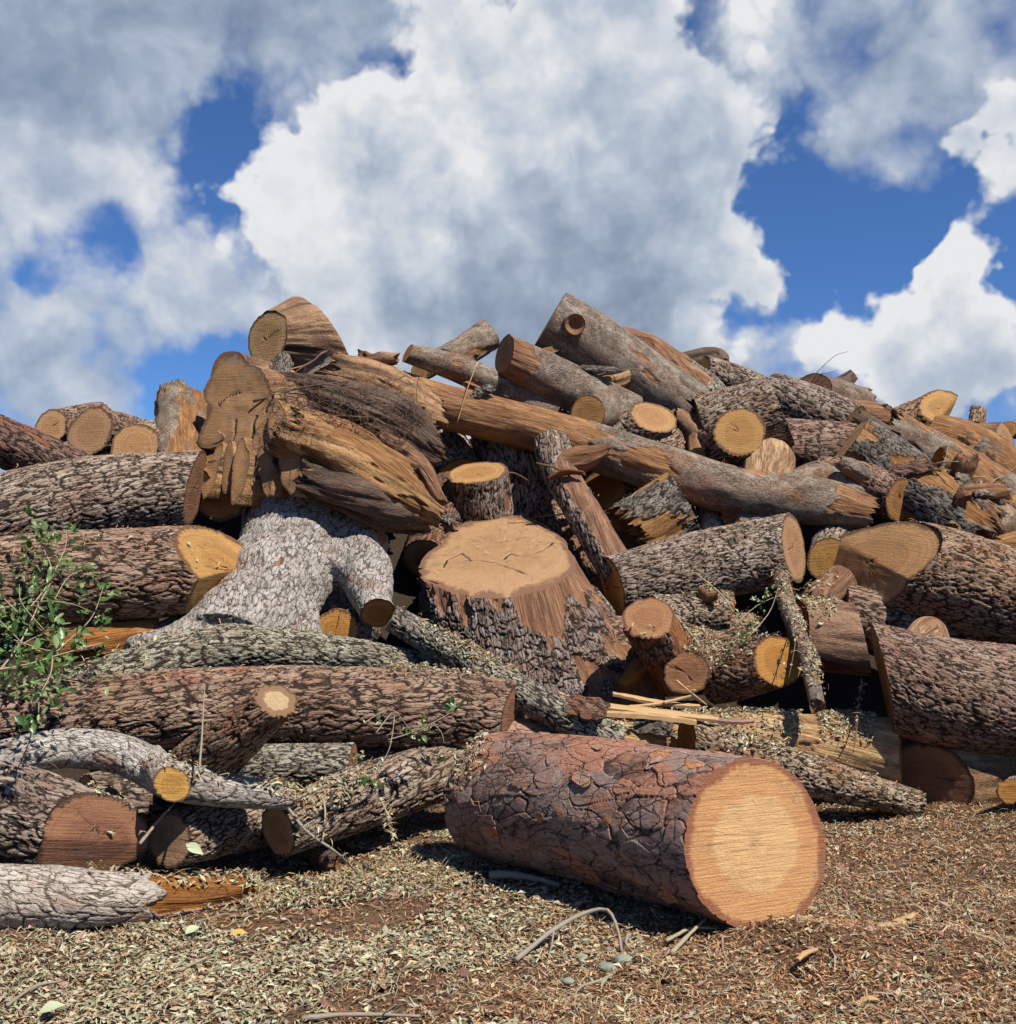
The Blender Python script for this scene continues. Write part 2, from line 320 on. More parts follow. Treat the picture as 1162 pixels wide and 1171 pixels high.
def leaf_mat():
    m, n, b = new_mat('green_leaf')
    oi = n.n('ShaderNodeObjectInfo').outputs['Random']; g = n.n('ShaderNodeNewGeometry')
    c = n.ramp(oi, [(0, (.035, .085, .018)), (.5, (.065, .135, .03)), (.85, (.11, .18, .05)), (1, (.17, .23, .09))])
    c = n.mix(g.outputs['Backfacing'], c, n.mix(.45, c, (.26, .30, .18)))
    finish(n, b, c, .38, None, 0, 0)
    b.inputs['Specular IOR Level'].default_value = .5
    t = n.n('ShaderNodeBsdfTranslucent'); n.put(t.inputs[0], n.mix(1.0, c, (1.6, 1.7, .7), 'MULTIPLY'))
    a = n.n('ShaderNodeMixShader'); a.inputs[0].default_value = .22
    n.nt.links.new(b.outputs[0], a.inputs[1]); n.nt.links.new(t.outputs[0], a.inputs[2])
    o = [x for x in n.nt.nodes if x.type == 'OUTPUT_MATERIAL'][0]; n.nt.links.new(a.outputs[0], o.inputs[0])
    return m
M_LEAF = leaf_mat()

def to_px(p):
    c, s = math.cos(PITCH), math.sin(PITCH); x, y, z = p[0], p[1], p[2] - CZ; f = y * c + z * s; return CX + F_PX * x / f, CY - F_PX * (z * c - y * s) / f
def beside(p):
    """words that place a loose piece: the nearest log and the side it lies on"""
    a, b = to_px(p); best = None
    for lab, pts in NEAR:
        for (x0, y0), (x1, y1) in zip(pts[:-1], pts[1:]):
            L2 = (x1 - x0) ** 2 + (y1 - y0) ** 2; t = min(1, max(0, ((a - x0) * (x1 - x0) + (b - y0) * (y1 - y0)) / max(L2, 1))); qx, qy = x0 + t * (x1 - x0), y0 + t * (y1 - y0); d = math.hypot(a - qx, b - qy)
            if lab.startswith(('shaded', 'dark log', 'brown log filling', 'buried')): d += 60
            if best is None or d < best[0]: best = (d, lab, a - qx, b - qy)
    d, lab, dx, dy = best; w = lab.split(',')[0].split()[:7]
    while w[-1] in ('a', 'the', 'with', 'on', 'in', 'of', 'its', 'to', 'and', 'at', 'under', 'lying', 'from', 'by', 'an', 'down', 'its', 'behind', 'right', 'round', 'big', 'beside', 'between', 'jutting', 'pointing', 'sloping', 'leaning', 'slanting', 'running', 'across', 'up', 'above', 'below'): w.pop()
    rel = 'on' if d < 7 else ('right of' if dx > 0 else 'left of') if abs(dx) > abs(dy) else ('above' if dy < 0 else 'below'); return rel + ' the ' + ' '.join(w)
# ------------------------------------------------------------------ object helpers
def tag(o, label=None, cat=None, group=None, kind=None):
    if label: o['label'] = label
    if cat: o['category'] = cat
    if group: o['group'] = group
    if kind: o['kind'] = kind
    return o
def empty(name, loc, label, cat, group=None):
    o = D.objects.new(name, None); COL.objects.link(o); o.location = loc; o.empty_display_size = .1
    return tag(o, label, cat, group)
def mesh_np(name, verts, quads=None, tris=None, mat=None, parent=None, org=(0, 0, 0), smooth=True, attrs=None):
    me = D.meshes.new(name); v = np.asarray(verts, np.float32) - np.asarray(org, np.float32)
    nq = 0 if quads is None else len(quads); ntr = 0 if tris is None else len(tris)
    me.vertices.add(len(v)); me.vertices.foreach_set('co', v.ravel())
    idx = []; st = []; k = 0
    if nq: idx.append(np.asarray(quads, np.int32).ravel()); st.append(np.arange(nq) * 4); k = nq * 4
    if ntr: idx.append(np.asarray(tris, np.int32).ravel()); st.append(k + np.arange(ntr) * 3)
    idx = np.concatenate(idx); st = np.concatenate(st).astype(np.int32)
    me.loops.add(len(idx)); me.loops.foreach_set('vertex_index', idx)
    me.polygons.add(len(st)); me.polygons.foreach_set('loop_start', st)
    me.polygons.foreach_set('use_smooth', np.full(len(st), smooth))
    if attrs:
        for an, av in attrs.items():
            av = np.asarray(av, np.float32); t = 'FLOAT_VECTOR' if av.ndim == 2 else 'FLOAT'
            a = me.attributes.new(an, t, 'POINT'); a.data.foreach_set('vector' if av.ndim == 2 else 'value', av.ravel())
    me.update(calc_edges=True)
    if mat: me.materials.append(mat)
    o = D.objects.new(name, me); COL.objects.link(o)
    if parent: o.parent = parent
    else: o.location = org
    return o
def nrm(v): v = np.asarray(v, float); return v / np.linalg.norm(v)
def catmull(P, M):
    P = np.asarray(P, float)
    if len(P) == 2:
        t = np.linspace(0, 1, M)[:, None]; return P[0] * (1 - t) + P[1] * t
    Q = np.vstack([2 * P[0] - P[1], P, 2 * P[-1] - P[-2]]); n = len(P) - 1
    t = np.linspace(0, n - 1e-6, M); i = np.floor(t).astype(int); f = (t - i)[:, None]
    a, b, c, d = Q[i], Q[i + 1], Q[i + 2], Q[i + 3]
    return .5 * (2 * b + (c - a) * f + (2 * a - 5 * b + 4 * c - d) * f ** 2 + (3 * b - a - 3 * c + d) * f ** 3)
class Path:
    def __init__(s, P, r, M=80):
        q = catmull(np.column_stack([P, r]), M); s.p = q[:, :3]; s.r = q[:, 3]
        seg = np.linalg.norm(np.diff(s.p, axis=0), axis=1); s.s = np.concatenate([[0], np.cumsum(seg)]); s.L = s.s[-1]
        t = np.gradient(s.p, axis=0); s.t = t / np.linalg.norm(t, axis=1)[:, None]
        e = np.cross(s.t[0], [0, 0, 1.0]); e = e if np.linalg.norm(e) > .05 else np.cross(s.t[0], [0, 1.0, 0]); e = nrm(e); E = []
        for k in range(M):
            e = e - s.t[k] * np.dot(e, s.t[k]); e = nrm(e); E.append(e)
        s.e1 = np.array(E); s.e2 = np.cross(s.t, s.e1)
    def _i(s, a, q): return np.stack([np.interp(q, s.s, a[:, k]) for k in range(3)], -1)
    def pos(s, q, x, y):
        c = s._i(s.p, q); lo = np.minimum(q, 0)[..., None]; hi = np.maximum(q - s.L, 0)[..., None]
        c = c + lo * s.t[0] + hi * s.t[-1]
        return c + x[..., None] * s._i(s.e1, q) + y[..., None] * s._i(s.e2, q)
    def rad(s, q): return np.interp(q, s.s, s.r)
KIND = {  # cell width, cell length, relief, style, bark thickness
 'oak': (.031, .150, .018, 'ridge', .022), 'oakbrown': (.034, .17, .019, 'ridge', .024), 'green': (.027, .12, .014, 'ridge', .016),
 'white': (.045, .12, .010, 'block', .016), 'smooth': (.10, .34, .006, 'lumpy', .012), 'red': (.036, .13, .014, 'ridge', .020),
 'pine': (.115, .27, .021, 'plate', .026), 'char': (.04, .16, .022, 'ridge', .024), 'torn': (.05, .45, .026, 'fibre', .02), 'dark': (.035, .3, .035, 'fibre', .02)}
KIND['orangewood'] = KIND['white']; KIND['split'] = KIND['split2'] = KIND['torn']
def relief(kind, th, r, s, rm, seed, scale=1.0):
    w, l, dep, style, bt = KIND[kind]; w *= scale; l *= scale
    x = np.cos(th) * rm; y = np.sin(th) * rm; c = np.stack([x, y, s], -1)
    nu = max(5, int(round(2 * math.pi * rm / w)))
    wu = vn(c * (2.2 / l) * np.array([1, 1, .8]), seed + 1) * .85 + vn(c * (1.1 / w) * np.array([1, 1, .35]), seed + 2) * .38
    wv = vn(c * (1.6 / l), seed + 3) * .35
    u = th / (2 * math.pi) * nu + wu; v = s / l + wv
    f1, f2, ca, cb, ox, oy = vor2(u, v, nu, seed)
    e = f2 - f1
    if style == 'ridge':
        h = sst(e, .01, .26) * (.66 + .34 * ca)
        g1, g2, da, db, _, _ = vor2(u * 2, v * 3.1 + ca * 3, nu * 2, seed + 9)
        h = h * (.86 + .14 * sst(g2 - g1, .01, .22)) + .07 * (vn(c * (1.9 / w), seed + 5))
    elif style == 'block':
        h = sst(e, .01, .14) * (.78 + .22 * ca); g1, g2, da, db, _, _ = vor2(u * 2, v * 2, nu * 2, seed + 9)
        h = h * (.82 + .18 * sst(g2 - g1, .01, .16)) + .08 * vn(c * (2 / w), seed + 5)
    elif style == 'lumpy':
        h = .6 + .45 * fbm(c * np.array([1, 1, .6]) * 9, 4, seed + 5)
    elif style == 'plate':
        h = sst(e, .0, .04) * (.40 + .50 * ca + (ox * (cb - .5) + oy * (ca - .5)) * .55)
        g1, g2, da, db, px_, py_ = vor2(u * 2 + ca, v * 2 + cb, nu * 2, seed + 9)
        h = h * .74 + .20 * sst(g2 - g1, 0, .07) * (.3 + .7 * np.round(da * 3) / 3) * sst(e, 0, .06) + .05 * vn(c * 30, seed + 5)
    else:
        h = .5 + .75 * fbm(c * np.array([1, 1, .16]) * (.55 / w), 4, seed + 5) + .3 * (1 - np.abs(vn(c * np.array([1, 1, .12]) * (1.0 / w), seed + 8)) * 2) * .6
    return np.clip(h, 0, 1.3).astype(np.float32), dep, bt
def oblique(n, t, lim):
    c = float(np.dot(n, t))
    if c >= lim: return n
    p = n - t * c; p = nrm(p); return nrm(t * lim + p * math.sqrt(1 - lim * lim))
def endfun(spec, path, at_end, clampn=True):
    """axial position as a function of the cross-section offset (x, y)"""
    k = -1 if at_end else 0; t, e1, e2 = path.t[k], path.e1[k], path.e2[k]; base = path.L if at_end else 0.0
    sg = 1 if at_end else -1
    if spec is None or spec == 'sq': return lambda x, y: base + x * 0
    if spec == 'brk':
        sd = int(abs(path.p[0, 0] * 1000)) + k
        R = path.r[k]
        def f(x, y):
            c = np.stack([x, y, x * 0], -1)
            return base + sg * R * (1.0 * fbm(c * (1.5 / R), 2, sd) + .45 * np.abs(vn(c * (5 / R), sd + 4)) + .22 * vn(c * 60, sd + 9) - .1)
        return f
    if spec == 'hole':
        R = path.r[k]; return lambda x, y: base - sg * .5 * R * (1 - np.clip((x * x + y * y) / (R * R * .6), 0, 1) ** 2)
    pl = spec if isinstance(spec, list) else [spec]; fs = []
    for q in pl:
        n = nrm(q[:3]); d = q[3] if len(q) > 3 else 0.0; n = oblique(n, sg * t, q[4] if len(q) > 4 else .82 if len(pl) == 1 else .74) if clampn else n
        den = float(np.dot(n, t)); den = sg * max(abs(den), .3)
        a, b = float(np.dot(n, e1)) / den, float(np.dot(n, e2)) / den
        fs.append(lambda x, y, a=a, b=b, d=d: base - a * x - b * y + sg * d)
    def f(x, y):
        v = fs[0](x, y)
        for g in fs[1:]: v = np.minimum(v, g(x, y)) if at_end else np.maximum(v, g(x, y))
        return v
    return f
STAT = {'tris': 0}
def theta(n, path):
    """angles round a log, closer together on the side that shows"""
    m = path.p[len(path.p) // 2]; v = nrm(np.array([0, 0, CZ + .8]) - m); k = len(path.p) // 2; a0 = math.atan2(float(v @ path.e2[k]), float(v @ path.e1[k]))
    g = np.linspace(-math.pi, math.pi, 721); d = .20 + .80 * (1 - sst(np.abs(g), 1.75, 2.2)); c = np.concatenate([[0], np.cumsum((d[1:] + d[:-1]) / 2)]) * (g[1] - g[0])
    N = max(20, int(n * c[-1] / (2 * math.pi))); return np.interp(np.arange(N) / N * c[-1], c, g) + a0
def tube(path, kind, seed, A, B, mpp, parent, org, peel=.0, peelf=None, profA=None, profB=None, prof=None, res=1.65, lump=.06, face='tan', faceB=None, clampn=True,
         names=('bark', 'cut_face', 'cut_face'), capA=True, capB=True, scale=1.0, cracks=None, dmul=1.0, minr=10, twist=1.0, facer=1.0):
    ds = max(res * mpp, .0052); rm = float(np.mean(path.r))
    ns = int(np.clip(path.L / ds, minr, 560)); nt = int(np.clip(2 * math.pi * max(path.r) / ds, 24, 520))
    th = theta(nt, path); nt = len(th); fa, fb = endfun(A, path, False, profA is None), endfun(B, path, True, profB is None)
    r0, r1 = path.r[0], path.r[-1]
    pa = profA(th) if profA is not None else np.full(nt, r0); pb = profB(th) if profB is not None else np.full(nt, r1)
    sa = fa(pa * np.cos(th), pa * np.sin(th)); sb = fb(pb * np.cos(th), pb * np.sin(th))
    u = np.linspace(0, 1, ns)[:, None]; s = sa[None] * (1 - u) + sb[None] * u; TH = np.broadcast_to(th, s.shape)
    un = np.clip(s / path.L, 0, 1); R = path.rad(np.clip(s, 0, path.L))
    if profA is not None: k = (1 - sst(un, 0, .95)); R = R * (1 - k) + pa[None] * k
    if profB is not None: k = sst(un, .05, 1); R = R * (1 - k) + pb[None] * k
    if prof is not None: R = R * prof(TH, un)
    scale *= .78 + .55 * ((seed * .377) % 1); tw = ((seed * 0.618) % 1 - .5) * 1.3 * twist / max(rm * 3, .4); THB = TH + tw * s
    c = np.stack([np.cos(THB) * rm, np.sin(THB) * rm, s], -1).astype(np.float32)
    R = R * (1 + lump * fbm(c * np.array([1, 1, .5]) * (.9 / rm), 3, seed + 40))
    h, dep, bt = relief(kind, THB, R, s, rm, seed, scale); dep *= dmul
    dep = min(dep, rm * .25); bt = min(bt, rm * .2)
    pn = .5 + .50 * fbm(c * np.array([1, 1, .45]) * 4.0, 4, seed + 60) + .26 * fbm(c * np.array([1, 1, .35]) * 15.0, 3, seed + 61)
    if peelf is not None: pn = pn + peelf(TH, np.broadcast_to(u, TH.shape))
    pk = sst(pn, 1.0 - peel - .035, 1.0 - peel + .035) if (peel > 0 or peelf is not None) else np.zeros_like(pn)
    wood = fbm(c * np.array([1, 1, .07]) * 26, 3, seed + 80)
    R = R + dep * (h - .6) * (1 - pk) + pk * (-bt + wood * .011)
    X = R * np.cos(TH); Y = R * np.sin(TH)
    s = s.copy(); s[0] = fa(X[0], Y[0]); s[-1] = fb(X[-1], Y[-1])
    P = path.pos(s, X, Y).reshape(-1, 3)
    i = np.arange(ns - 1)[:, None] * nt; j = np.arange(nt)[None]; j2 = (j + 1) % nt
    q = np.stack([i + j, i + j2, i + nt + j2, i + nt + j], -1).reshape(-1, 4)
    off = np.array([(seed * 1.37) % 50, (seed * 2.11) % 50, (seed * 3.7) % 50])
    o = mesh_np(names[0], P, q, None, BARK[kind], parent, org, True, {'bco': c.reshape(-1, 3) + off, 'h': h.ravel(), 'peel': pk.ravel()})
    STAT['tris'] += 2 * len(q)
    def cap(row, f, at_end, nm, fm, ck):
        xr, yr = X[row], Y[row]; rr = np.sqrt(xr ** 2 + yr ** 2); kk = -1 if at_end else 0
        nr = int(np.clip(rr.mean() / (ds * (1 if cracks or facer > 1 else 2.2)), 3, 90)); rho = np.linspace(0, 1, nr + 1)[1:][:, None]
        x = rho * xr; y = rho * yr; sg = 1 if at_end else -1
        sv = f(x, y); cc = np.stack([x, y, x * 0 + seed], -1)
        sv = sv + sg * (1 - rho ** 8) * (.004 * facer * fbm(cc * (9 if facer == 1 else 5), 3, seed) + .0016 * vn(cc * np.array([10, 70, 1]), seed + 3))
        ckv = np.zeros_like(x)
        if ck is not None:
            for (pts, wd) in ck:
                for (a, b) in zip(pts[:-1], pts[1:]):
                    a = np.array(a); b = np.array(b); ab = b - a; jx = x + .012 * vn(cc * 14, 5); jy = y + .012 * vn(cc * 14, 6)
                    tt = np.clip(((jx - a[0]) * ab[0] + (jy - a[1]) * ab[1]) / (ab @ ab), 0, 1)
                    dd = np.hypot(jx - a[0] - tt * ab[0], jy - a[1] - tt * ab[1]); ckv = np.maximum(ckv, 1 - sst(dd, wd * .4, wd * 1.3))
        else:
            rg = random.Random(seed); na = rg.randint(0, 3); pit = (rg.uniform(-.15, .15) * rr.mean(), rg.uniform(-.15, .15) * rr.mean())
            for q_ in range(na):
                a0 = rg.uniform(0, 6.28); l0 = rg.uniform(.3, .8) * rr.mean(); dx = x - pit[0]; dy = y - pit[1]
                al = dx * math.cos(a0) + dy * math.sin(a0); pe = -dx * math.sin(a0) + dy * math.cos(a0) + .01 * vn(cc * 18, seed + q_)
                wd = .003 * (1 - np.clip(al / l0, 0, 1)); ckv = np.maximum(ckv, (1 - sst(np.abs(pe), wd * .5, wd + .003)) * (al > 0) * (al < l0) * .8)
        sv = sv - sg * .02 * ckv
        z0 = np.full(x.shape, 0.0)
        Pc = path.pos(sv, x, y).reshape(-1, 3); ctr = path.pos(np.array([sv[0].mean()]), np.array([0.0]), np.array([0.0]))
        V = np.vstack([Pc, ctr]); ii = np.arange(nr - 1)[:, None] * nt
        Q = np.stack([ii + j, ii + nt + j, ii + nt + j2, ii + j2], -1).reshape(-1, 4); T = np.stack([np.full(nt, nr * nt), np.arange(nt), (np.arange(nt) + 1) % nt], -1)
        if not at_end: Q = Q[:, ::-1]; T = T[:, ::-1]
        rg = random.Random(seed + 99); sh = np.array([rg.uniform(-.2, .2) * rr.mean(), rg.uniform(-.2, .2) * rr.mean(), 0])
        fc = np.vstack([cc.reshape(-1, 3) + sh, [[0, 0, seed]] + sh])
        mt = BARK['torn'] if fm == 'torn' else FACE[fm]
        at_ = {'fco': fc, 'rn': np.append(np.broadcast_to(rho, x.shape).ravel(), 0), 'crk': np.append(ckv.ravel(), 0)}
        if fm == 'torn': at_ = {'bco': np.vstack([np.stack([x, y, sv], -1).reshape(-1, 3), [[0, 0, 0]]]), 'h': np.full(len(V), .7), 'peel': np.full(len(V), .8)}
        sub_ = names[0] in ('branch_stub', 'flute', 'torn_ridge', 'dark_hollow', 'core'); mesh_np(nm, V, Q, T, mt, o if sub_ else parent, org, True, at_); STAT['tris'] += 2 * len(Q)
    if capA: cap(0, fa, False, 'broken_end' if A == 'brk' else names[1], 'torn' if A == 'brk' else face, cracks)
    if capB: cap(-1, fb, True, 'broken_end' if B == 'brk' else names[2], 'torn' if B == 'brk' else (faceB or face), cracks)
    return o

# ------------------------------------------------------------------ the slope of the heap: where a picture point lies in space
KS = 0.9
def foot(px): return float(np.interp(px, [-500, -100, 0, 300, 500, 700, 900, 1162, 1300], [4.6, 5.2, 5.4, 6.3, 6.9, 7.5, 7.9, 8.2, 8.3]))
def depth(px, py, off):
    d = ray(px, py); sl = d[2] / d[1]
    if isinstance(off, str): return (float(off[1:]) - CZ) / sl          # resting height above the ground
    return (CZ + KS * foot(px)) / (KS - sl) + off
def spec3(pts):
    P, r = [], []
    for px, py, off, rp in pts:
        Y = depth(px, py, off); d = ray(px, py); P.append(at(px, py, Y)); r.append(rp * Y / d[1] / F_PX)
    return np.array(P), np.array(r)
SEED = [100]
GROUP = 'cut logs heaped in the pile'
NEAR = []
def LOG(label, pts, kind='oak', A=None, B=None, name='log', cat='log', group=GROUP, stubs=(), key=None, **kw):
    SEED[0] += 7; P, r = spec3(pts); path = Path(P, r); lo = P[:, 2].min() - r.max(); org = np.array([P[:, 0].mean(), P[:, 1].mean(), lo])
    root = empty(name, org, label, cat, group); mpp = float(np.mean(P[:, 1])) / F_PX
    kw.setdefault('peel', .16)
    tube(path, kind, SEED[0], A, B, mpp, root, org, **kw)
    for st in stubs:
        SEED[0] += 3; sp, sk, sA, sB, skw = st; Ps, rs = spec3(sp); skw.setdefault('capA', False)
        tube(Path(Ps, rs), sk, SEED[0], sA, sB, mpp, root, org, names=('branch_stub', 'cut_face', 'cut_face'), **skw)
    NEAR.append((label, [(p[0], p[1]) for p in pts]))
    return root, path, org

# ------------------------------------------------------------------ ground and the dark backing mound under the heap
def gz(x, y):
    c = np.stack([x, y, x * 0], -1)
    z = .045 * fbm(c * .8, 3, 3) + .018 * fbm(c * 4, 3, 4)
    z = z + .05 * np.exp(-(((x - 1.55) / .35) ** 2 + ((y - 5.15) / .22) ** 2))
    t = np.clip(((x - .02) * 1.28 + (y - 6.55) * -1.3) / (1.28 ** 2 + 1.3 ** 2), 0, 1); d2 = (x - .02 - 1.28 * t) ** 2 + (y - 6.55 + 1.3 * t) ** 2
    z = z + .045 * np.exp(-d2 / .05) + .05 * fbm(c * 1.7, 2, 14) + .10 * sst(x, 1.8, 4.0) * sst(y, 4.2, 7.5)
    return z
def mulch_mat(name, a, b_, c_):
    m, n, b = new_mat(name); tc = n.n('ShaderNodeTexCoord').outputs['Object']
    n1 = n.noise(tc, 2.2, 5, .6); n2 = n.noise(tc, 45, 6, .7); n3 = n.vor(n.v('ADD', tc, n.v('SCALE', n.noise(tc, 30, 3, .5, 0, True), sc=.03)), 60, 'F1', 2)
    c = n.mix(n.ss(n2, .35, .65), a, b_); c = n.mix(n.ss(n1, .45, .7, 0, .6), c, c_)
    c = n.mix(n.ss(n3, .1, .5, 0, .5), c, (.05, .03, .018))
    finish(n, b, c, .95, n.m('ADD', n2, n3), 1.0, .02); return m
M_GROUND = mulch_mat('mulch_ground', (.15, .070, .034), (.29, .155, .075), (.31, .205, .115))
M_GAP = mulch_mat('dark_gap_backing', (.022, .015, .010), (.05, .034, .022), (.04, .03, .02))  # dark tone for the deep shade seen between logs
ax = np.concatenate([[-900, -300, -100, -40, -15, -8, -5.5], np.arange(-4.6, 6.2, .035), [7, 9, 15, 40, 100, 300, 900]])
ay = np.concatenate([[-900, -300, -100, -30, -8, -2, 1, 2.6], np.arange(3.2, 9.2, .03), np.arange(9.3, 15, .3), [18, 25, 40, 100, 300, 900]])
GX, GY = np.meshgrid(ax, ay); GZ = gz(GX, GY); fade = np.exp(-np.maximum(0, np.hypot(GX - 1, GY - 6) - 12) / 30); GZ = GZ * fade
nx, ny = len(ax), len(ay); i = np.arange(ny - 1)[:, None] * nx; j = np.arange(nx - 1)[None]
tag(mesh_np('ground', np.stack([GX, GY, GZ], -1).reshape(-1, 3), np.stack([i + j, i + j + 1, i + nx + j + 1, i + nx + j], -1).reshape(-1, 4), None, M_GROUND), kind='structure')
# mound: added backing under the logs, dark colour stands in for shade in gaps
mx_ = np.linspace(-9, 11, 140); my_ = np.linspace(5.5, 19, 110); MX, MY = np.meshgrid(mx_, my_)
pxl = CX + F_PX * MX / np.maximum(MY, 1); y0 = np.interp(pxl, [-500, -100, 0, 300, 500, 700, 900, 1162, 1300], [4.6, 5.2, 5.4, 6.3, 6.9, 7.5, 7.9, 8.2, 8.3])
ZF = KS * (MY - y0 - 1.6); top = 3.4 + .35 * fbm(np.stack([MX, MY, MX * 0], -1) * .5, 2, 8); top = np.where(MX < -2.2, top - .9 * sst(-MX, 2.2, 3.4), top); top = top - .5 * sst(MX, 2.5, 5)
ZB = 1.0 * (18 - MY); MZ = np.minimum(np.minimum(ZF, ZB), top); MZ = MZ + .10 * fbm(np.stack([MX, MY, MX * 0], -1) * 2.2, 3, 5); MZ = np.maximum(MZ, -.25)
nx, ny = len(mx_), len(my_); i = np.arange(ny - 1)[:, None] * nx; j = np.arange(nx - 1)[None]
tag(mesh_np('gap_backing', np.stack([MX, MY, MZ], -1).reshape(-1, 3), np.stack([i + j, i + j + 1, i + nx + j + 1, i + nx + j], -1).reshape(-1, 4), None, M_GAP), kind='structure')

# ------------------------------------------------------------------ the foreground pine log
def abs_path(pts):   # (px, py, Y, radius in metres)
    return np.array([at(a, b, y) for a, b, y, r in pts]), np.array([p[3] for p in pts])
P, r = abs_path([(568, 908, 6.78, .385), (700, 930, 6.07, .392), (866, 965, 5.36, .398)])
path = Path(P, r); org = np.array([P[:, 0].mean(), P[:, 1].mean(), 0.0])
pine = empty('pine_log', org, 'thick pine log with reddish flaky bark lying alone on the ground in front', 'log')
tube(path, 'pine', 11, (-.6, .8, .1), (.42, -.90, .10), 5.9 / F_PX, pine, org, peel=0, res=1.15, lump=.05, face='pine', dmul=1.0, cracks=[])
# loose plates standing off the bark
def flake(path, th0, s0, a, l, lift, rg, parent, org, mat, th_=.006, tilt=.0):
    bc = []
    n = rg.randint(7, 10); ang = sorted(rg.uniform(0, 6.28) for _ in range(n)); R = float(path.rad(np.array([s0]))[0])
    uv = [(0, 0)] + [(math.cos(q) * a * rg.uniform(.65, 1.1), math.sin(q) * l * rg.uniform(.65, 1.1)) for q in ang]
    V = []
    for k in (1, 0):
        for (u, v) in uv:
            rr = R + lift + (th_ if k else 0) + tilt * (u / a) * .5 * a + (0.002 if k and (u, v) == (0, 0) else 0)
            t = th0 + u / R; bc.append((math.cos(t) * R + th0 * 3, math.sin(t) * R, s0 + v)); V.append(path.pos(np.array([s0 + v]), np.array([rr * math.cos(t)]), np.array([rr * math.sin(t)]))[0])
    m = n + 1; T = []
    for k in range(n):
        k2 = (k + 1) % n; T += [(0, 1 + k, 1 + k2), (1 + k, m + 1 + k, m + 1 + k2), (1 + k, m + 1 + k2, 1 + k2), (m, m + 1 + k2, m + 1 + k)]
    return mesh_np('bark_flake', np.array(V), None, T, mat, parent, org, False, {'bco': np.array(bc), 'h': np.full(len(V), .8), 'peel': np.zeros(len(V))})
rg = random.Random(5)
for k in range(46):
    flake(path, rg.uniform(0, 6.28), rg.uniform(.1, path.L - .12), rg.uniform(.03, .07), rg.uniform(.04, .11), rg.uniform(.0, .006), rg, pine, org, BARK['pine'], .004, rg.uniform(-.35, .35))

# ------------------------------------------------------------------ left side of the heap
V_ = (0, -1, 0)
LOG('reddish-brown log sloping down from the left edge, above the grey oak log', [(-70, 480, .35, 33), (20, 512, .35, 28), (95, 540, .5, 22)], 'red', peel=.2)
LOG('short log with a flat-bottomed round end, leftmost of the ends on the left skyline', [(58, 488, .6, 19), (112, 478, 1.5, 18)], 'oakbrown', (-.1, -.95, .3), face='tan')
LOG('log with a tan oval end showing a dark knot mark, on the left skyline', [(103, 493, .35, 29), (170, 503, 1.2, 22)], 'oakbrown', (-.25, -.92, .28), face='tan')
LOG('half-buried log with a yellowish sawn end behind the grey oak log', [(155, 513, .25, 28), (185, 505, 1.2, 25)], 'oak', (.05, -1, .3), face='tan')
LOG('upright grey log with peeling bark and a rounded top, left of the fluted stump', [(214, 560, .2, 33), (208, 505, .45, 33), (206, 462, .7, 29)], 'smooth', None, 'brk', peel=.45, lump=.12)
LOG('large grey furrowed oak log running in from the left edge, upper of two', [(-70, 606, .0, 48), (90, 572, -.05, 48), (224, 558, -.1, 42)], 'oak', None, (1, .1, -.15), face='orange', peel=.03, lump=.03)
LOG('sawn block in shade between the upper grey oak log and the fluted stump', [(250, 560, .15, 34), (262, 520, .7, 34)], 'torn', (-.1, -1, -.1), face='orange', peel=.5)
LOG('large brown oak log below the grey one, its lit end cut in two planes', [(-70, 676, -.15, 52), (90, 660, -.15, 53), (264, 650, -.15, 51)], 'oakbrown', None, [(.45, -.72, .52, .0, .55), (.62, -.50, -.60, .02, .6)], face='tan', peel=.06, lump=.04)
LOG('split reddish log in the gap under the brown oak log', [(50, 738, .25, 26), (178, 728, .35, 24)], 'red', 'brk', (.6, -.7, -.2), face='orange', peel=.75)
LOG('dark grey log stub half hidden left of the pale forked trunk', [(150, 752, .35, 22), (235, 712, .5, 24)], 'smooth', 'brk', None, peel=.1)
LOG('grey-green log lying across the left middle under the forked trunk', [(30, 806, .1, 22), (140, 772, .05, 26), (255, 742, -.05, 28), (380, 748, -.0, 22), (505, 768, .1, 17)], 'green', None, None, peel=.04)
LOG('long brown furrowed log lying level across the left foreground', [(-70, 838, -.15, 38), (100, 818, -.2, 42), (300, 806, -.25, 44), (480, 811, -.3, 45), (590, 820, -.35, 39)], 'oakbrown', None, (.72, -.66, -.12), face='brown', peel=.05, scale=1.1)
LOG('short brown log with a pale-cored round end, leaning up over the long brown log', [(226, 880, -.30, 36), (270, 842, -.85, 30), (317, 801, -1.35, 23)], 'oakbrown', 'brk', (.42, -.62, .66), face='core', peel=.08)
LOG('crooked grey branch with a sawn stub and a splintered right end', [(-50, 884, -.3, 22), (60, 857, -.42, 22), (140, 863, -.5, 22), (200, 893, -.52, 21), (270, 905, -.5, 18), (338, 914, -.5, 11)], 'white', None, 'brk', peel=.10,
    stubs=[([(170, 868, -.5, 18), (197, 897, -.78, 18)], 'white', None, (.05, -.95, .2), dict(face='tan', capA=False))])
LOG('thick oak log in the lower left corner with a dark red-brown end', [(-90, 905, -.1, 62), (20, 935, -.15, 58), (116, 962, -.3, 50)], 'oak', None, [(.62, -.76, .2, .0), (.15, -.90, -.40, .0)], face='brown', peel=.12, dmul=1.1)
LOG('log with a light striped oval end, right of the thick lower-left log', [(194, 960, -.1, 31), (330, 928, .25, 33)], 'oak', (-.42, -.90, .08), None, face='grey', peel=.04)
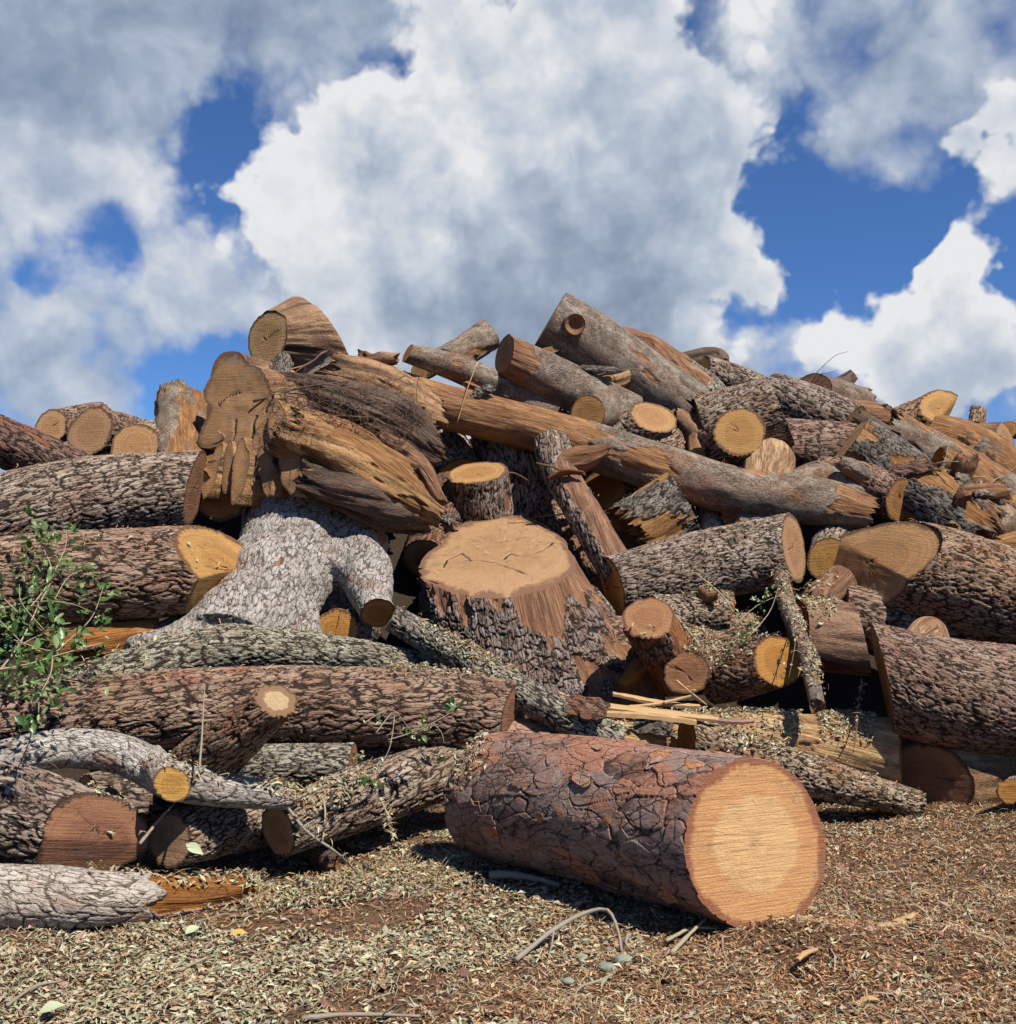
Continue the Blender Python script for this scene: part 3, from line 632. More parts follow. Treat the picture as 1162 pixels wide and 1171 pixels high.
LOG('grey log split open to orange wood, lying on the ground at the lower left', [(-70, 1026, 'z.16', 40), (50, 1026, 'z.15', 36), (120, 1028, 'z.13', 30), (200, 1024, 'z.08', 23), (290, 1012, 'z.05', 14)], 'orangewood', None, 'brk',
    peel=.08, peelf=lambda t, u: sst(u, .42, .72) * (.35 + .45 * sst(np.sin(t + 2.4), -.4, .5)), lump=.1)
LOG('short grey log behind the crooked branch, left foreground', [(268, 876, -.2, 24), (404, 874, -.15, 24)], 'green', 'brk', (.9, -.4, 0), face='brown', peel=.1)
LOG('bumpy oak log half covered in leaf litter, left of the pine log', [(318, 950, -.25, 30), (400, 916, -.2, 36), (470, 893, -.1, 34), (540, 872, .1, 28)], 'oak', None, None, peel=.03)
LOG('dark log deep in the hollow under the crooked grey branch', [(100, 920, .15, 34), (240, 900, .25, 34)], 'oak', None, None, peel=0, res=2.6)
LOG('dark log in the shade beneath the long brown log', [(330, 884, .3, 34), (620, 872, .3, 34)], 'oakbrown', None, None, peel=.1, res=2.6)
LOG('brown broken stump end poking out of the leaf litter', [(352, 968, 'z.10', 12), (386, 990, 'z.03', 13)], 'dark', None, 'brk', peel=.2)
LOG('log end in the hollow under the arch of the forked trunk', [(384, 722, .1, 25), (410, 722, 1.0, 25)], 'oak', (0, -1, .15), None, face='orange')

# ------------------------------------------------------------------ centre
LOG('long barkless log slanting down to the right across the middle of the pile', [(395, 425, .45, 21), (500, 462, .2, 27), (640, 498, .05, 27), (820, 556, -.1, 29), (940, 575, -.1, 28), (985, 584, -.1, 22)], 'smooth', None, 'brk', name='peeled_log', twist=.3,
    peel=.30, peelf=lambda t, u: .62 * (1 - sst(u, .42, .55)) + .16 * np.sin(u * 34), lump=.09)
LOG('thin pointed grey log on the skyline left of the middle', [(466, 404, -.6, 11), (530, 424, -.2, 16), (635, 474, .2, 17)], 'smooth', (-.8, -.45, .4), None, face='orange', peel=.2)
LOG('short grey log pointing up to the right on the skyline', [(510, 415, .6, 17), (560, 382, .6, 19)], 'smooth', None, (.85, -.3, .45), face='tan', peel=.3)
LOG('stubby grey log bit behind the thin pointed log', [(480, 425, .7, 13), (520, 402, .8, 13)], 'smooth', (-.5, -.8, .2), 'brk', peel=.2)
LOG('dark grey log with an orange torn end under the big knotted log', [(577, 405, -.75, 24), (640, 440, -.25, 29), (720, 480, .2, 29)], 'smooth', (-.85, -.45, .15), None, face='orange', peel=.1, peelf=lambda t, u: .6 * (1 - sst(u, .0, .3)), scale=.7)
LOG('big grey knotted log reaching highest on the skyline right of centre', [(628, 367, -.88, 37), (690, 405, -.45, 37), (790, 468, .0, 31)], 'smooth', None, 'brk', face='orange', peel=.16,
    peelf=lambda t, u: .28 * sst(u, .45, .75), lump=.08, stubs=[([(652, 373, -.9, 17), (658, 371, -1.36, 12)], 'smooth', None, 'hole', dict(face='brown', peel=.1))])
LOG('torn tan log lying behind the big knotted log on the skyline', [(695, 385, -.2, 17), (745, 405, .55, 22), (810, 460, .5, 24)], 'split', 'brk', None, peel=.55, lump=.15)
LOG('short log with a round brown end, under the big knotted log', [(672, 474, -.45, 22), (728, 464, .5, 23)], 'smooth', (-.5, -.86, .05), None, face='tan', peel=.1, scale=.5)
LOG('small log with a bright tilted end beside the round brown one', [(700, 506, .3, 22), (747, 477, -.3, 24)], 'oak', None, (.35, -.75, .56, 0, .6), face='tan', peel=.2)
LOG('dark bark log wedged beneath the bright tilted end', [(755, 525, .3, 22), (780, 490, .4, 20)], 'oakbrown', None, None, peel=.05)
LOG('log with a big ringed end facing right, right of the bright tilted one', [(796, 526, .6, 27), (846, 494, -.5, 28)], 'oakbrown', None, (.1, -.98, .12, 0, .6), face='tan', peel=.2)
LOG('oak log with a bright edge-on sawn end, behind the big ringed end', [(800, 492, .2, 40), (893, 470, -.4, 41)], 'oak', None, (.90, -.25, .35), face='tan', peel=.02)
LOG('slim grey log leaning between the knotted log and the ringed end', [(786, 425, .5, 14), (812, 450, .4, 18), (835, 490, .3, 20)], 'green', 'brk', None, peel=.1, scale=.7)
LOG('gnarled brown log on the skyline behind the slim grey log', [(768, 418, .9, 13), (815, 412, .8, 14), (824, 420, .75, 11)], 'dark', None, 'brk', peel=.15, lump=.2)
LOG('furrowed log sloping right along the skyline, centre right', [(800, 425, .8, 20), (850, 443, .75, 22), (905, 470, .7, 20)], 'oak', (-.7, -.6, .2), None, face='tan', peel=.15)
LOG('small broken log end under the torn wood, centre right', [(775, 480, .0, 15), (800, 500, .05, 14)], 'torn', 'brk', 'brk', peel=.5)
LOG('splintered upright stub between two log ends', [(795, 475, -.05, 12), (800, 520, .1, 14)], 'split', 'brk', None, peel=.6)
LOG('pale split wedge of wood under the big ringed end', [(868, 556, .05, 24), (880, 530, .05, 31), (884, 512, .1, 14)], 'split2', 'brk', 'brk', peel=.95, face='orange')
LOG('small weathered knot end right of the big ringed end', [(878, 508, .1, 8), (894, 503, -.1, 8)], 'smooth', None, 'brk', peel=.5)
LOG('wavy-barked oak log behind the edge-on sawn end', [(880, 455, .75, 30), (925, 472, .6, 32), (975, 492, .5, 30)], 'oak', None, None, peel=.1)
LOG('pale barkless log top beside the wavy-barked oak log', [(952, 466, .45, 16), (1012, 482, .45, 22)], 'split', None, 'brk', peel=.9)
LOG('log with a half-round brown end on the right skyline, by a bare twig', [(930, 446, .55, 20), (990, 462, 1.0, 18)], 'smooth', (-.6, -.78, .1), 'brk', face='brown', peel=.1)
LOG('dark pointed wood chunk on the right skyline', [(955, 447, 1.1, 13), (974, 430, 1.1, 7)], 'dark', None, 'brk', peel=.1)
LOG('flat pale log end just showing on the skyline left of the half-round end', [(895, 445, .9, 12), (925, 443, 1.2, 12)], 'oak', (-.3, -.9, .2), None, face='tan')

LOG('squat log with a bright sawn top and a shaded underside, above the big stump', [(556, 625, 1.75, 36), (550, 580, 1.1, 37), (545, 540, .55, 36)], 'oak', None, (-.10, -.46, .88, 0, .72), face='tan', peel=.22, peelf=lambda t, u: .55 * sst(np.sin(t * 1.0 + 2.2), .0, .35) * sst(u, .1, .3))
LOG('grey barked log leaning behind the squat sawn-top log', [(600, 625, 1.9, 36), (592, 545, 1.15, 38), (572, 498, .9, 34)], 'oak', None, 'brk', peel=.25)
LOG('dark grey log in the shade right of the fluted stump', [(500, 490, 1.3, 26), (525, 545, 1.3, 28)], 'oak', None, None, peel=.1)
LOG('bent grey branch with peeled yellow wood, standing behind the big stump', [(628, 500, .15, 21), (640, 535, .0, 22), (662, 575, -.05, 22), (690, 622, -.1, 22), (712, 660, -.05, 22)], 'oak', 'brk', None, name='branch', cat='branch', peel=.30,
    peelf=lambda t, u: .55 * sst(np.cos(t - 4.2), .1, .5) * sst(u, .2, .4), lump=.1)
LOG('dark reddish slab of trunk between the big stump and the bent branch', [(626, 580, 1.3, 26), (658, 622, 1.1, 30), (692, 680, .8, 25)], 'oakbrown', 'brk', None, peel=.25, lump=.1)
LOG('blackened log chunk with scorched stripes, right of the bent branch', [(715, 610, .2, 36), (782, 575, .1, 42)], 'char', 'brk', (.80, -.35, .45), face='brown', peel=.3, peelf=lambda t, u: .28 * np.sin(t * 3 + 1))
LOG('dark log upright in the black gap right of the blackened chunk', [(815, 560, .6, 14), (815, 620, .5, 14)], 'white', None, None, peel=0, res=2.6)
LOG('furrowed oak log with a split pale end, right of the big stump', [(700, 672, .05, 36), (800, 648, -.15, 40), (908, 626, -.35, 40)], 'oak', None, [(.80, -.58, .1, .0), (.35, -.93, .05, .07)], face='tan', peel=.03, lump=.03)
LOG('grey log top peeping over the split-ended oak log', [(835, 605, .35, 22), (915, 597, .3, 22)], 'smooth', 'brk', (.9, -.3, .2), face='tan', peel=.1)
LOG('dark oak log wedged under the split-ended oak log', [(745, 703, -.15, 22), (838, 702, -.1, 23)], 'oak', None, (.93, -.33, -.1), face='brown', peel=.05)
LOG('upright log with a ringed oval top, between the stump and the litter', [(776, 775, -.05, 31), (760, 742, -.45, 32), (741, 706, -.95, 32)], 'red', None, (-.15, -.75, .64, 0, .6), face='orange', peel=.5)
LOG('small round-ended log at the foot of the upright ringed one', [(785, 770, -.52, 25), (800, 742, .05, 25)], 'red', (-.1, -.99, .1), None, face='brown', peel=.3)
LOG('reddish log with a smooth round end, in the leaf litter right of centre', [(812, 775, -.05, 31), (845, 768, -.3, 31), (890, 756, -.60, 29)], 'red', None, (.22, -.95, .2), face='orange', peel=.12)
LOG('torn brown trunk piece behind the thin leaning branch', [(912, 725, -.15, 40), (985, 730, -.15, 42)], 'torn', None, (.95, -.2, .2), face='orange', peel=.3, dmul=.7)
LOG('smooth knuckle of wood below the split pale end', [(930, 690, -.05, 20), (962, 665, .0, 22)], 'torn', 'brk', None, peel=.8)
LOG('thin forked branch leaning down from the split-ended oak log', [(893, 660, -.45, 9), (903, 700, -.62, 10), (922, 750, -.78, 9), (935, 806, -.95, 9)], 'smooth', None, 'brk', name='branch', cat='branch', peel=.05, scale=.4)
LOG('slender grey log running down past the foot of the big stump', [(447, 706, -.22, 15), (520, 748, -.4, 17), (600, 795, -.52, 19), (710, 850, -.6, 19)], 'green', (-.75, -.5, .35), None, face='tan', peel=.05, scale=.6)
LOG('thin furrowed log slanting down to the right behind the pine log', [(785, 844, -.5, 22), (900, 880, -.5, 24), (1050, 920, 'z.11', 15)], 'oak', (-.9, -.3, .1), None, face='brown', peel=.05, scale=.7)
LOG('wide split yellow log behind the thin furrowed log', [(660, 845, -.05, 33), (820, 848, -.08, 37), (1032, 858, -.12, 40)], 'split2', None, (.9, -.4, 0), face='tan', peel=.75, peelf=lambda t, u: .5 * sst(np.cos(t - 4.2), -.3, .2))
LOG('buried log with reddish bark behind the pine log', [(560, 850, -.1, 30), (700, 860, -.1, 30)], 'pine', None, None, peel=.1, res=2.6)

# ------------------------------------------------------------------ right side
LOG('huge oak log on the right with a two-toned slanting end', [(992, 642, -.3, 52), (1080, 662, -.35, 58), (1260, 722, -.35, 56)], 'oakbrown', [(-.30, -.72, .62, .03, .60), (-.65, -.74, .15, .0, .78)], None, face='tan', peel=.04, lump=.03)
LOG('huge grey-brown oak log at the right edge, its dark end facing down-left', [(1010, 775, -.75, 58), (1100, 795, -.75, 62), (1270, 808, -.75, 60)], 'oakbrown', (-.95, .22, -.18), None, face='brown', peel=.06, lump=.04)
LOG('broken pale knob of wood on top of the huge grey-brown log', [(1040, 745, -.3, 16), (1062, 722, -.3, 20), (1080, 745, -.25, 14)], 'split2', 'brk', 'brk', peel=.9)
LOG('shaded log underneath the huge grey-brown log', [(1062, 890, -.1, 42), (1250, 890, .2, 42)], 'torn', (-.5, -.8, -.1), None, face='brown', peel=.3, res=2.6)
LOG('small round log end at the right edge near the ground', [(1156, 905, -.75, 14), (1200, 890, -.3, 14)], 'oak', (-.15, -1, .1), None, face='orange')
LOG('log jutting up to the right on the right skyline with a two-tone round end', [(1028, 487, .35, 21), (1079, 466, -.05, 23)], 'oakbrown', None, [(.2, -.93, .3, 0, .55), (.62, -.55, -.55, .06, .6)], face='tan', peel=.2)
LOG('small upright post-like log end on the right skyline', [(1116, 490, .8, 9), (1119, 468, .8, 9)], 'oakbrown', None, (.1, -.7, .7), face='orange', peel=0)
LOG('small log end at the right edge of the skyline', [(1152, 492, .5, 10), (1185, 490, .9, 10)], 'oak', (-.3, -.9, .3), None, face='orange')
LOG('log with a pale split face lying by the right edge below the skyline', [(1100, 500, .45, 18), (1150, 503, .3, 22)], 'split', None, (.5, -.8, .2), face='tan', peel=.7)
LOG('broad trunk piece with grey weathered bark strips, right of centre', [(968, 508, -.05, 38), (1020, 545, -.05, 42), (1110, 610, -.05, 42)], 'char', (-.6, -.75, .2), 'brk', face='grey', peel=.42, dmul=.6)
LOG('dark jagged bark slab above the broad weathered trunk', [(985, 482, .1, 12), (1020, 505, .05, 13)], 'dark', 'brk', 'brk', peel=.1)
LOG('weathered log with silver bark scales on the right slope', [(1030, 500, .35, 26), (1090, 540, .25, 34), (1170, 590, .2, 38)], 'smooth', 'brk', None, peel=.5, lump=.12)
LOG('torn golden log below the jutting log on the right skyline', [(1060, 495, .45, 26), (1110, 515, .35, 32), (1190, 570, .3, 34)], 'split', 'brk', None, peel=.75, dmul=.8)
LOG('grey furrowed log high at the right edge', [(1120, 520, .25, 24), (1220, 580, .2, 26)], 'char', None, None, peel=.2, res=2.6)
LOG('furrowed log with a half-moon end pointing down-right, above the two-toned log', [(935, 545, .1, 24), (985, 555, -.05, 27), (1030, 572, -.25, 25)], 'oakbrown', None, (.45, -.70, -.2), face='orange', peel=.1)
LOG('grey bark chunk with a torn right end, at the end of the barkless log', [(895, 560, .1, 20), (950, 555, .05, 24), (985, 580, .0, 20)], 'smooth', None, 'brk', peel=.15, lump=.15)
LOG('curved grey-barked log with a bare wood end at the right edge', [(1085, 612, -.15, 18), (1125, 603, -.15, 22), (1180, 580, -.05, 22)], 'smooth', 'brk', None, peel=.1, peelf=lambda t, u: .6 * sst(u, .55, .62))
LOG('pale stripped branch lying on the two-toned oak log', [(1040, 602, -.2, 10), (1090, 618, -.25, 13), (1140, 628, -.25, 12)], 'split', 'brk', 'brk', name='branch', cat='branch', peel=.95)
LOG('torn wood chunk at the right edge above the two-toned oak log', [(1125, 630, -.1, 15), (1185, 618, -.1, 20)], 'split', 'brk', None, peel=.9)
LOG('splintered red-brown log at the right edge below the torn chunk', [(1130, 648, .1, 16), (1210, 650, .1, 18)], 'red', 'brk', None, peel=.4, res=2.6)
LOG('log end in shade left of the two-toned slanting end', [(948, 640, .1, 24), (960, 600, .8, 24)], 'oak', (-.1, -1, -.1), None, face='tan')
LOG('shaded grey log behind the two huge oak logs', [(960, 700, .25, 34), (1180, 745, .3, 36)], 'oakbrown', None, None, peel=.1, res=2.6)
LOG('shaded log in the hollow behind the upright ringed one', [(690, 740, .2, 34), (860, 735, .3, 34)], 'oakbrown', None, None, peel=.1, res=2.6)
LOG('shaded log in the gap below the barkless log', [(690, 560, .75, 26), (720, 575, .9, 26)], 'oak', (-.1, -1, .1), None, face='brown')
LOG('shaded log between the skyline logs and the barkless log', [(590, 470, .6, 30), (760, 520, .6, 30)], 'oakbrown', None, None, peel=.2, res=2.6)
LOG('brown log filling the slope under the furrowed skyline log', [(860, 510, .6, 34), (1010, 520, .6, 34)], 'oakbrown', None, None, peel=.2, res=2.6)
LOG('reddish trunk in the gap between the forked trunk and the big stump', [(515, 560, 1.3, 24), (488, 640, 1.1, 28)], 'red', None, None, peel=.2, res=2.0)
# the heap goes on past both sides of the picture
for lab, pts, kd, A, B, fc in [
    ('brown oak log low past the right edge, its round end facing forward', [(1330, 850, -.6, 46), (1380, 830, .9, 46)], 'oakbrown', (-.1, -1, .1), None, 'tan'),
    ('grey log past the right edge, lying above the low brown oak log', [(1270, 700, -.1, 44), (1560, 720, -.1, 42)], 'oak', (-.9, -.3, .1), None, 'tan'),
    ('reddish log past the right edge at mid height of the slope', [(1230, 620, .1, 36), (1480, 640, .1, 38)], 'red', 'brk', None, 'orange'),
    ('log with a tan end past the right edge near the top', [(1290, 560, -.1, 34), (1340, 545, 1.0, 34)], 'oak', (-.2, -.9, .3), None, 'tan'),
    ('torn log past the right edge along the top of the slope', [(1190, 530, .4, 30), (1450, 560, .4, 30)], 'split', 'brk', 'brk', 'tan'),
    ('grey log on the ridge past the right edge', [(1220, 498, .6, 22), (1420, 520, .6, 24)], 'smooth', None, None, 'tan'),
    ('short log standing out at the foot of the slope past the right edge', [(1450, 900, -.4, 40), (1560, 860, .2, 40)], 'oak', (-.5, -.8, .1), None, 'orange'),
    ('thick log past the left edge, lowest on the slope', [(-420, 900, -.2, 60), (-130, 900, -.2, 56)], 'oakbrown', None, (.9, -.3, .1), 'tan'),
    ('oak log past the left edge at mid height', [(-420, 760, .0, 50), (-110, 740, .0, 50)], 'oak', None, (.9, -.3, .1), 'tan'),
    ('reddish log past the left edge high on the slope', [(-400, 600, .2, 46), (-110, 560, .2, 44)], 'red', None, (.9, -.3, .1), 'tan')]:
    LOG(lab, pts, kd, A, B, face=fc, res=2.4)

# ------------------------------------------------------------------ stumps with traced cut outlines
def plane_outline(pts, c, n):
    """picture outline -> points in space on the plane of the cut"""
    out = []
    for px, py in pts:
        d = ray(px, py); t = np.dot(n, c - np.array([0, 0, CZ])) / np.dot(n, d); out.append(np.array([0, 0, CZ]) + d * t)
    return np.array(out)
def polar_prof(P3, c, path, k):
    e1, e2 = path.e1[k], path.e2[k]; q = P3 - c; x, y = q @ e1, q @ e2; th = np.mod(np.arctan2(y, x), 2 * math.pi); r = np.hypot(x, y); o = np.argsort(th); th, r = th[o], r[o]
    th3 = np.concatenate([th - 2 * math.pi, th, th + 2 * math.pi]); r3 = np.tile(r, 3)
    return lambda t: np.interp(t, th3, r3)
def z2(pts): return [(220 + a / 3.873, 320 + b / 3.873) for a, b in pts]
out = z2([(130, 330), (215, 330), (245, 375), (300, 395), (335, 450), (350, 520), (378, 545), (422, 600), (432, 700), (462, 800), (512, 832), (505, 900), (478, 938), (445, 945), (412, 885), (400, 835), (376, 850), (376, 920), (340, 942), (305, 905),
          (296, 805), (275, 880), (252, 960), (215, 1000), (190, 965), (208, 880), (188, 915), (155, 950), (148, 865), (130, 930), (80, 992), (63, 960), (88, 830), (125, 785), (110, 745), (60, 745), (18, 715), (30, 680), (70, 610), (78, 560), (55, 500), (80, 440), (110, 350)])
cpx = (284.5, 475); Yc = depth(*cpx, -.75); c = at(*cpx, Yc); nF = nrm((-.36, -.88, .30))
P3 = plane_outline(out, c, nF)
Yb = depth(440, 510, .1); P = np.array([c, .5 * c + .5 * at(440, 510, Yb), at(440, 510, Yb)]); r = np.array([.75, .50, .24])
path = Path(P, r); lo = P[:, 2].min() - .7; org = np.array([*P[:, :2].mean(0), lo])
fcr = []
for ln, wd in [([(350, 520), (335, 555), (322, 585)], .016), ([(170, 790), (176, 740), (190, 690), (185, 620)], .012), ([(270, 770), (268, 700), (280, 610)], .012), ([(225, 770), (230, 720)], .010), ([(110, 560), (150, 520), (200, 500)], .010)]:
    qq = plane_outline(z2(ln), c, nF) - c; fcr.append(([(float(a @ path.e1[0]), float(a @ path.e2[0])) for a in qq], wd))
fl = empty('fluted_stump', org, 'huge upturned fluted stump with lobed cut face at the upper left of the pile', 'stump')
oc = [(130, 330), (215, 330), (245, 375), (300, 395), (335, 450), (350, 500), (345, 560), (372, 600), (400, 680), (420, 740), (400, 775), (360, 770), (320, 790), (280, 770), (245, 790), (205, 770), (170, 790), (135, 770), (105, 790), (100, 745), (60, 745), (18, 715), (30, 680), (70, 610), (78, 560), (55, 500), (80, 440), (110, 350)]
pf0 = polar_prof(plane_outline(z2(oc), c, nF), c, path, 0)
tube(path, 'torn', 901, tuple(nF), None, 8.6 / F_PX, fl, org, names=('core', 'cut_face', 'cut_face'), profA=pf0, face='flute', facer=7, peel=.28, lump=.09, res=1.3, dmul=1.8, capB=False, cracks=fcr)
# the flutes: each rib of the trunk ends in its own lobe of the cut
FL = [((105, 865), 25, 132, .26, .06), ((168, 845), 27, 122, .14, .03), ((234, 862), 32, 142, .14, .08), ((338, 845), 37, 112, .0, .05), ((452, 845), 46, 112, .05, .07), ((395, 665), 36, 122, -.12, .05), ((75, 700), 62, 34, -.3, .0), ((285, 770), 24, 90, .1, .02)]
tax = nrm(path.p[30] - path.p[0])
for q, ((zx, zy), aa, bb, rot, off) in enumerate(FL):
    rg = np.random.RandomState(q + 40); oz = []
    for k in range(28):
        t = k / 28 * 2 * math.pi; w = 1 + .10 * math.sin(3 * t + q) + .06 * math.sin(5 * t + 2 * q) + rg.uniform(-.03, .03); x, y = aa * w * math.cos(t), bb * w * math.sin(t)
        oz.append((zx + x * math.cos(rot) - y * math.sin(rot), zy + x * math.sin(rot) + y * math.cos(rot)))
    c2 = plane_outline(z2([(zx, zy)]), c, nF)[0]; P4 = plane_outline(z2(oz), c, nF); rr_ = np.linalg.norm(P4 - c2, axis=1).mean()
    c2 = c2 + nF * off; P4 = P4 + nF * off; dirn = nrm(tax + .25 * nrm(P[2] - c2)); fp = Path(np.array([c2, c2 + dirn * .45, c2 + dirn * 1.0 + (path.p[40] - c2) * .12]), np.array([rr_, rr_ * .9, rr_ * .6]))
    tube(fp, 'torn', 910 + q * 3, tuple(nF + rg.uniform(-.08, .08, 3)), None, 8.6 / F_PX, fl, org, names=('flute', 'cut_face', 'cut_face'), profA=polar_prof(P4, c2, fp, 0), face='flute', facer=4, cracks=[], peel=.22, lump=.05, res=1.6, dmul=.5, capB=False, twist=.2)
# the hollow on its back as a dark solid piece, the torn ridges beside it and the hanging roots
for nm, pts, kd, pl, lm, dm in [('dark_hollow', [(318, 440, -.95, 20), (385, 462, -.95, 30), (450, 490, -.75, 34), (490, 515, -.4, 24)], 'dark', .10, .30, 2.0),
        ('torn_ridge', [(330, 500, -.95, 30), (400, 530, -.85, 34), (462, 566, -.65, 27), (502, 590, -.45, 13)], 'torn', .55, .30, 2.0), ('torn_ridge', [(345, 478, -1.02, 14), (400, 498, -1.05, 16), (470, 540, -.85, 14)], 'split', .75, .3, 2.0),
        ('torn_ridge', [(385, 425, -.8, 22), (440, 448, -.7, 28), (489, 478, -.45, 30)], 'torn', .35, .30, 1.8), ('torn_ridge', [(350, 545, -.7, 22), (420, 572, -.55, 26), (480, 592, -.3, 22)], 'dark', .15, .3, 1.6), ('torn_ridge', [(440, 500, -.95, 9), (480, 530, -.85, 12), (505, 575, -.6, 9)], 'split', .8, .3, 1.5)]:
    P, r = spec3(pts); SEED[0] += 5; tube(Path(P, r), kd, SEED[0], 'brk', 'brk', 8.6 / F_PX, fl, org, names=(nm, 'broken_end', 'broken_end'), peel=pl, lump=lm, dmul=dm, res=1.5)
def hair(name, parent, org, n, box, length, rad, mat, seed, sag=.2):
    rg = np.random.RandomState(seed); V, Q = [], []; base = 0
    for k in range(n):
        px = rg.uniform(box[0], box[2]); py = rg.uniform(box[1], box[3]); Y = depth(px, py, box[4]) + rg.uniform(-.05, .05); p = at(px, py, Y); d = nrm(rg.randn(3) * [1, .5, .7]); L = length * rg.uniform(.4, 1.2)
        pts = []
        for s in range(5):
            pts.append(p.copy()); d = nrm(d + rg.randn(3) * .35 + [0, 0, -sag]); p = p + d * L / 4
        for s, q in enumerate(pts):
            rr = rad * (1 - .15 * s)
            for a in range(3): V.append(q + rr * np.array([math.cos(a * 2.094), math.sin(a * 2.094) * .6, math.sin(a * 2.094)]))
        for s in range(4):
            for a in range(3): Q.append((base + s * 3 + a, base + s * 3 + (a + 1) % 3, base + s * 3 + 3 + (a + 1) % 3, base + s * 3 + 3 + a))
        base += 15
    return tag(mesh_np(name, np.array(V), np.array(Q), None, mat, parent, org, True), kind='stuff')
hair('root_fibres', fl, org, 420, (315, 430, 480, 495, -1.35), .22, .0035, M_ROOT, 3)
# log lying on the fluted stump
LOG('short torn log with a grey-tan end on top of the fluted stump at the peak', [(306, 390, -.85, 30), (338, 386, -.7, 44), (366, 386, -.55, 60)], 'torn', (-.55, -.82, .12), (.72, .35, .62), face='grey', peel=.30, dmul=1.1, lump=.12)

# pale forked trunk: several limbs grown together
def union_trunk(tubes, vox, kind, seed, parent, org, name='trunk'):
    V, Fq = [], []; b = 0
    for pts in tubes:
        P, r = spec3(pts); pa = Path(P, r, 40); n = 26; s = np.linspace(0, pa.L, 40)[:, None]; th = np.arange(n) / n * 2 * math.pi
        R = pa.rad(s) * np.ones((1, n)); q = pa.pos(s * np.ones((1, n)), R * np.cos(th), R * np.sin(th)).reshape(-1, 3); V.append(q)
        for k in range(39):
            for a in range(n): Fq.append((b + k * n + a, b + k * n + (a + 1) % n, b + (k + 1) * n + (a + 1) % n, b + (k + 1) * n + a))
        Fq.append(tuple(b + a for a in range(n))[::-1]); Fq.append(tuple(b + 39 * n + a for a in range(n))); b += 40 * n
    me = D.meshes.new('tmp'); me.from_pydata(np.vstack(V).tolist(), [], Fq); o = D.objects.new('tmp', me); COL.objects.link(o)
    m = o.modifiers.new('r', 'REMESH'); m.mode = 'VOXEL'; m.voxel_size = vox
    m = o.modifiers.new('s', 'SMOOTH'); m.iterations = 14; m.factor = .6
    dg = bpy.context.evaluated_depsgraph_get(); me2 = D.meshes.new_from_object(o.evaluated_get(dg)); D.objects.remove(o); D.meshes.remove(me)
    nv = len(me2.vertices); co = np.empty(nv * 3, np.float32); me2.vertices.foreach_get('co', co); co = co.reshape(-1, 3); nn = np.empty(nv * 3, np.float32); me2.vertices.foreach_get('normal', nn); nn = nn.reshape(-1, 3)
    P, _ = spec3(tubes[0]); ax_ = nrm(P[-1] - P[0]); e = nrm(np.cross(ax_, [0, 1, 0])); f = np.cross(ax_, e); loc = np.stack([co @ e, co @ f, co @ ax_], 1)
    wv = np.stack([vn(loc * 9, seed + k) for k in range(3)], 1) * .012
    f1, f2 = vor3((loc + wv) * np.array([20, 20, 7.5]), seed); g1, g2 = vor3((loc + wv) * np.array([45, 45, 22]), seed + 5)
    h = sst(f2 - f1, .01, .14) * (.75 + .25 * sst(g2 - g1, .02, .2)); pk = sst(.5 + .62 * fbm(loc * 3.2, 4, seed + 60), .75, .81)
    co = co + nn * ((.010 * (h - .6) * (1 - pk) - .014 * pk + .05 * fbm(loc * 3.5, 3, seed + 7)))[:, None]
    me2.vertices.foreach_set('co', (co - org.astype(np.float32)).ravel()); me2.polygons.foreach_set('use_smooth', np.full(len(me2.polygons), True))
    for an, av in (('bco', loc), ('h', h), ('peel', pk)):
        a = me2.attributes.new(an, 'FLOAT_VECTOR' if av.ndim == 2 else 'FLOAT', 'POINT'); a.data.foreach_set('vector' if av.ndim == 2 else 'value', av.astype(np.float32).ravel())
    me2.materials.clear(); me2.materials.append(BARK[kind]); me2.update(); o = D.objects.new(name, me2); COL.objects.link(o); o.parent = parent
    STAT['tris'] += 2 * len(me2.polygons); return o
tr = [[(352, 560, .8, 74), (342, 625, .55, 66), (302, 690, .3, 60), (262, 755, .25, 66)], [(392, 590, .6, 46), (414, 650, .05, 30), (429, 696, -.22, 20)], [(300, 690, .3, 45), (230, 735, .2, 34), (150, 750, .2, 20)], [(320, 690, .25, 40), (345, 745, .2, 26)], [(394, 600, .6, 44), (388, 648, .32, 42), (384, 672, .24, 32)]]
P, r = spec3(tr[0]); org = np.array([P[2, 0], P[2, 1], P[3, 2] - .4])
fk = empty('forked_trunk', org, 'pale grey forked trunk with scaly bark straddling the hollow left of the big stump', 'trunk')
union_trunk(tr, .0135, 'white', 77, fk, org)
P, r = spec3([(424, 686, -.20, 19), (432, 701, -.27, 20)])
tube(Path(P, r), 'white', 79, None, (.25, -.75, -.55), 7.6 / F_PX, fk, org, names=('branch_stub', 'cut_face', 'cut_face'), capA=False, face='brown', peel=.1)

# the big stump
top_px = [(480, 640), (486, 632), (500, 622), (512, 608), (540, 594), (575, 589), (600, 590), (625, 600), (645, 612), (655, 626), (661, 640), (655, 652), (630, 664), (600, 671), (560, 675), (520, 675), (492, 672), (481, 664)]
cpx = (572, 634); Yc = depth(*cpx, .25); c = at(*cpx, Yc); nT = nrm((-.06, -.36, .93))
P3 = plane_outline(top_px, c, nT)
bot = at(592, 790, depth(590, 790, 1.0)); axd = nrm(bot - c)
P = np.array([bot + np.array([.02, .05, -.45]), (bot + c) / 2 + np.array([0, .0, 0]), c]); rT = np.linalg.norm(P3 - c, axis=1).mean()
path = Path(P, np.array([rT * 1.02, rT * .98, rT])); org = P[0] - np.array([0, 0, .05])
bs = empty('big_stump', org, 'big broad stump, flat pale sawn top crossed by a dark crack, centre of the pile', 'stump')
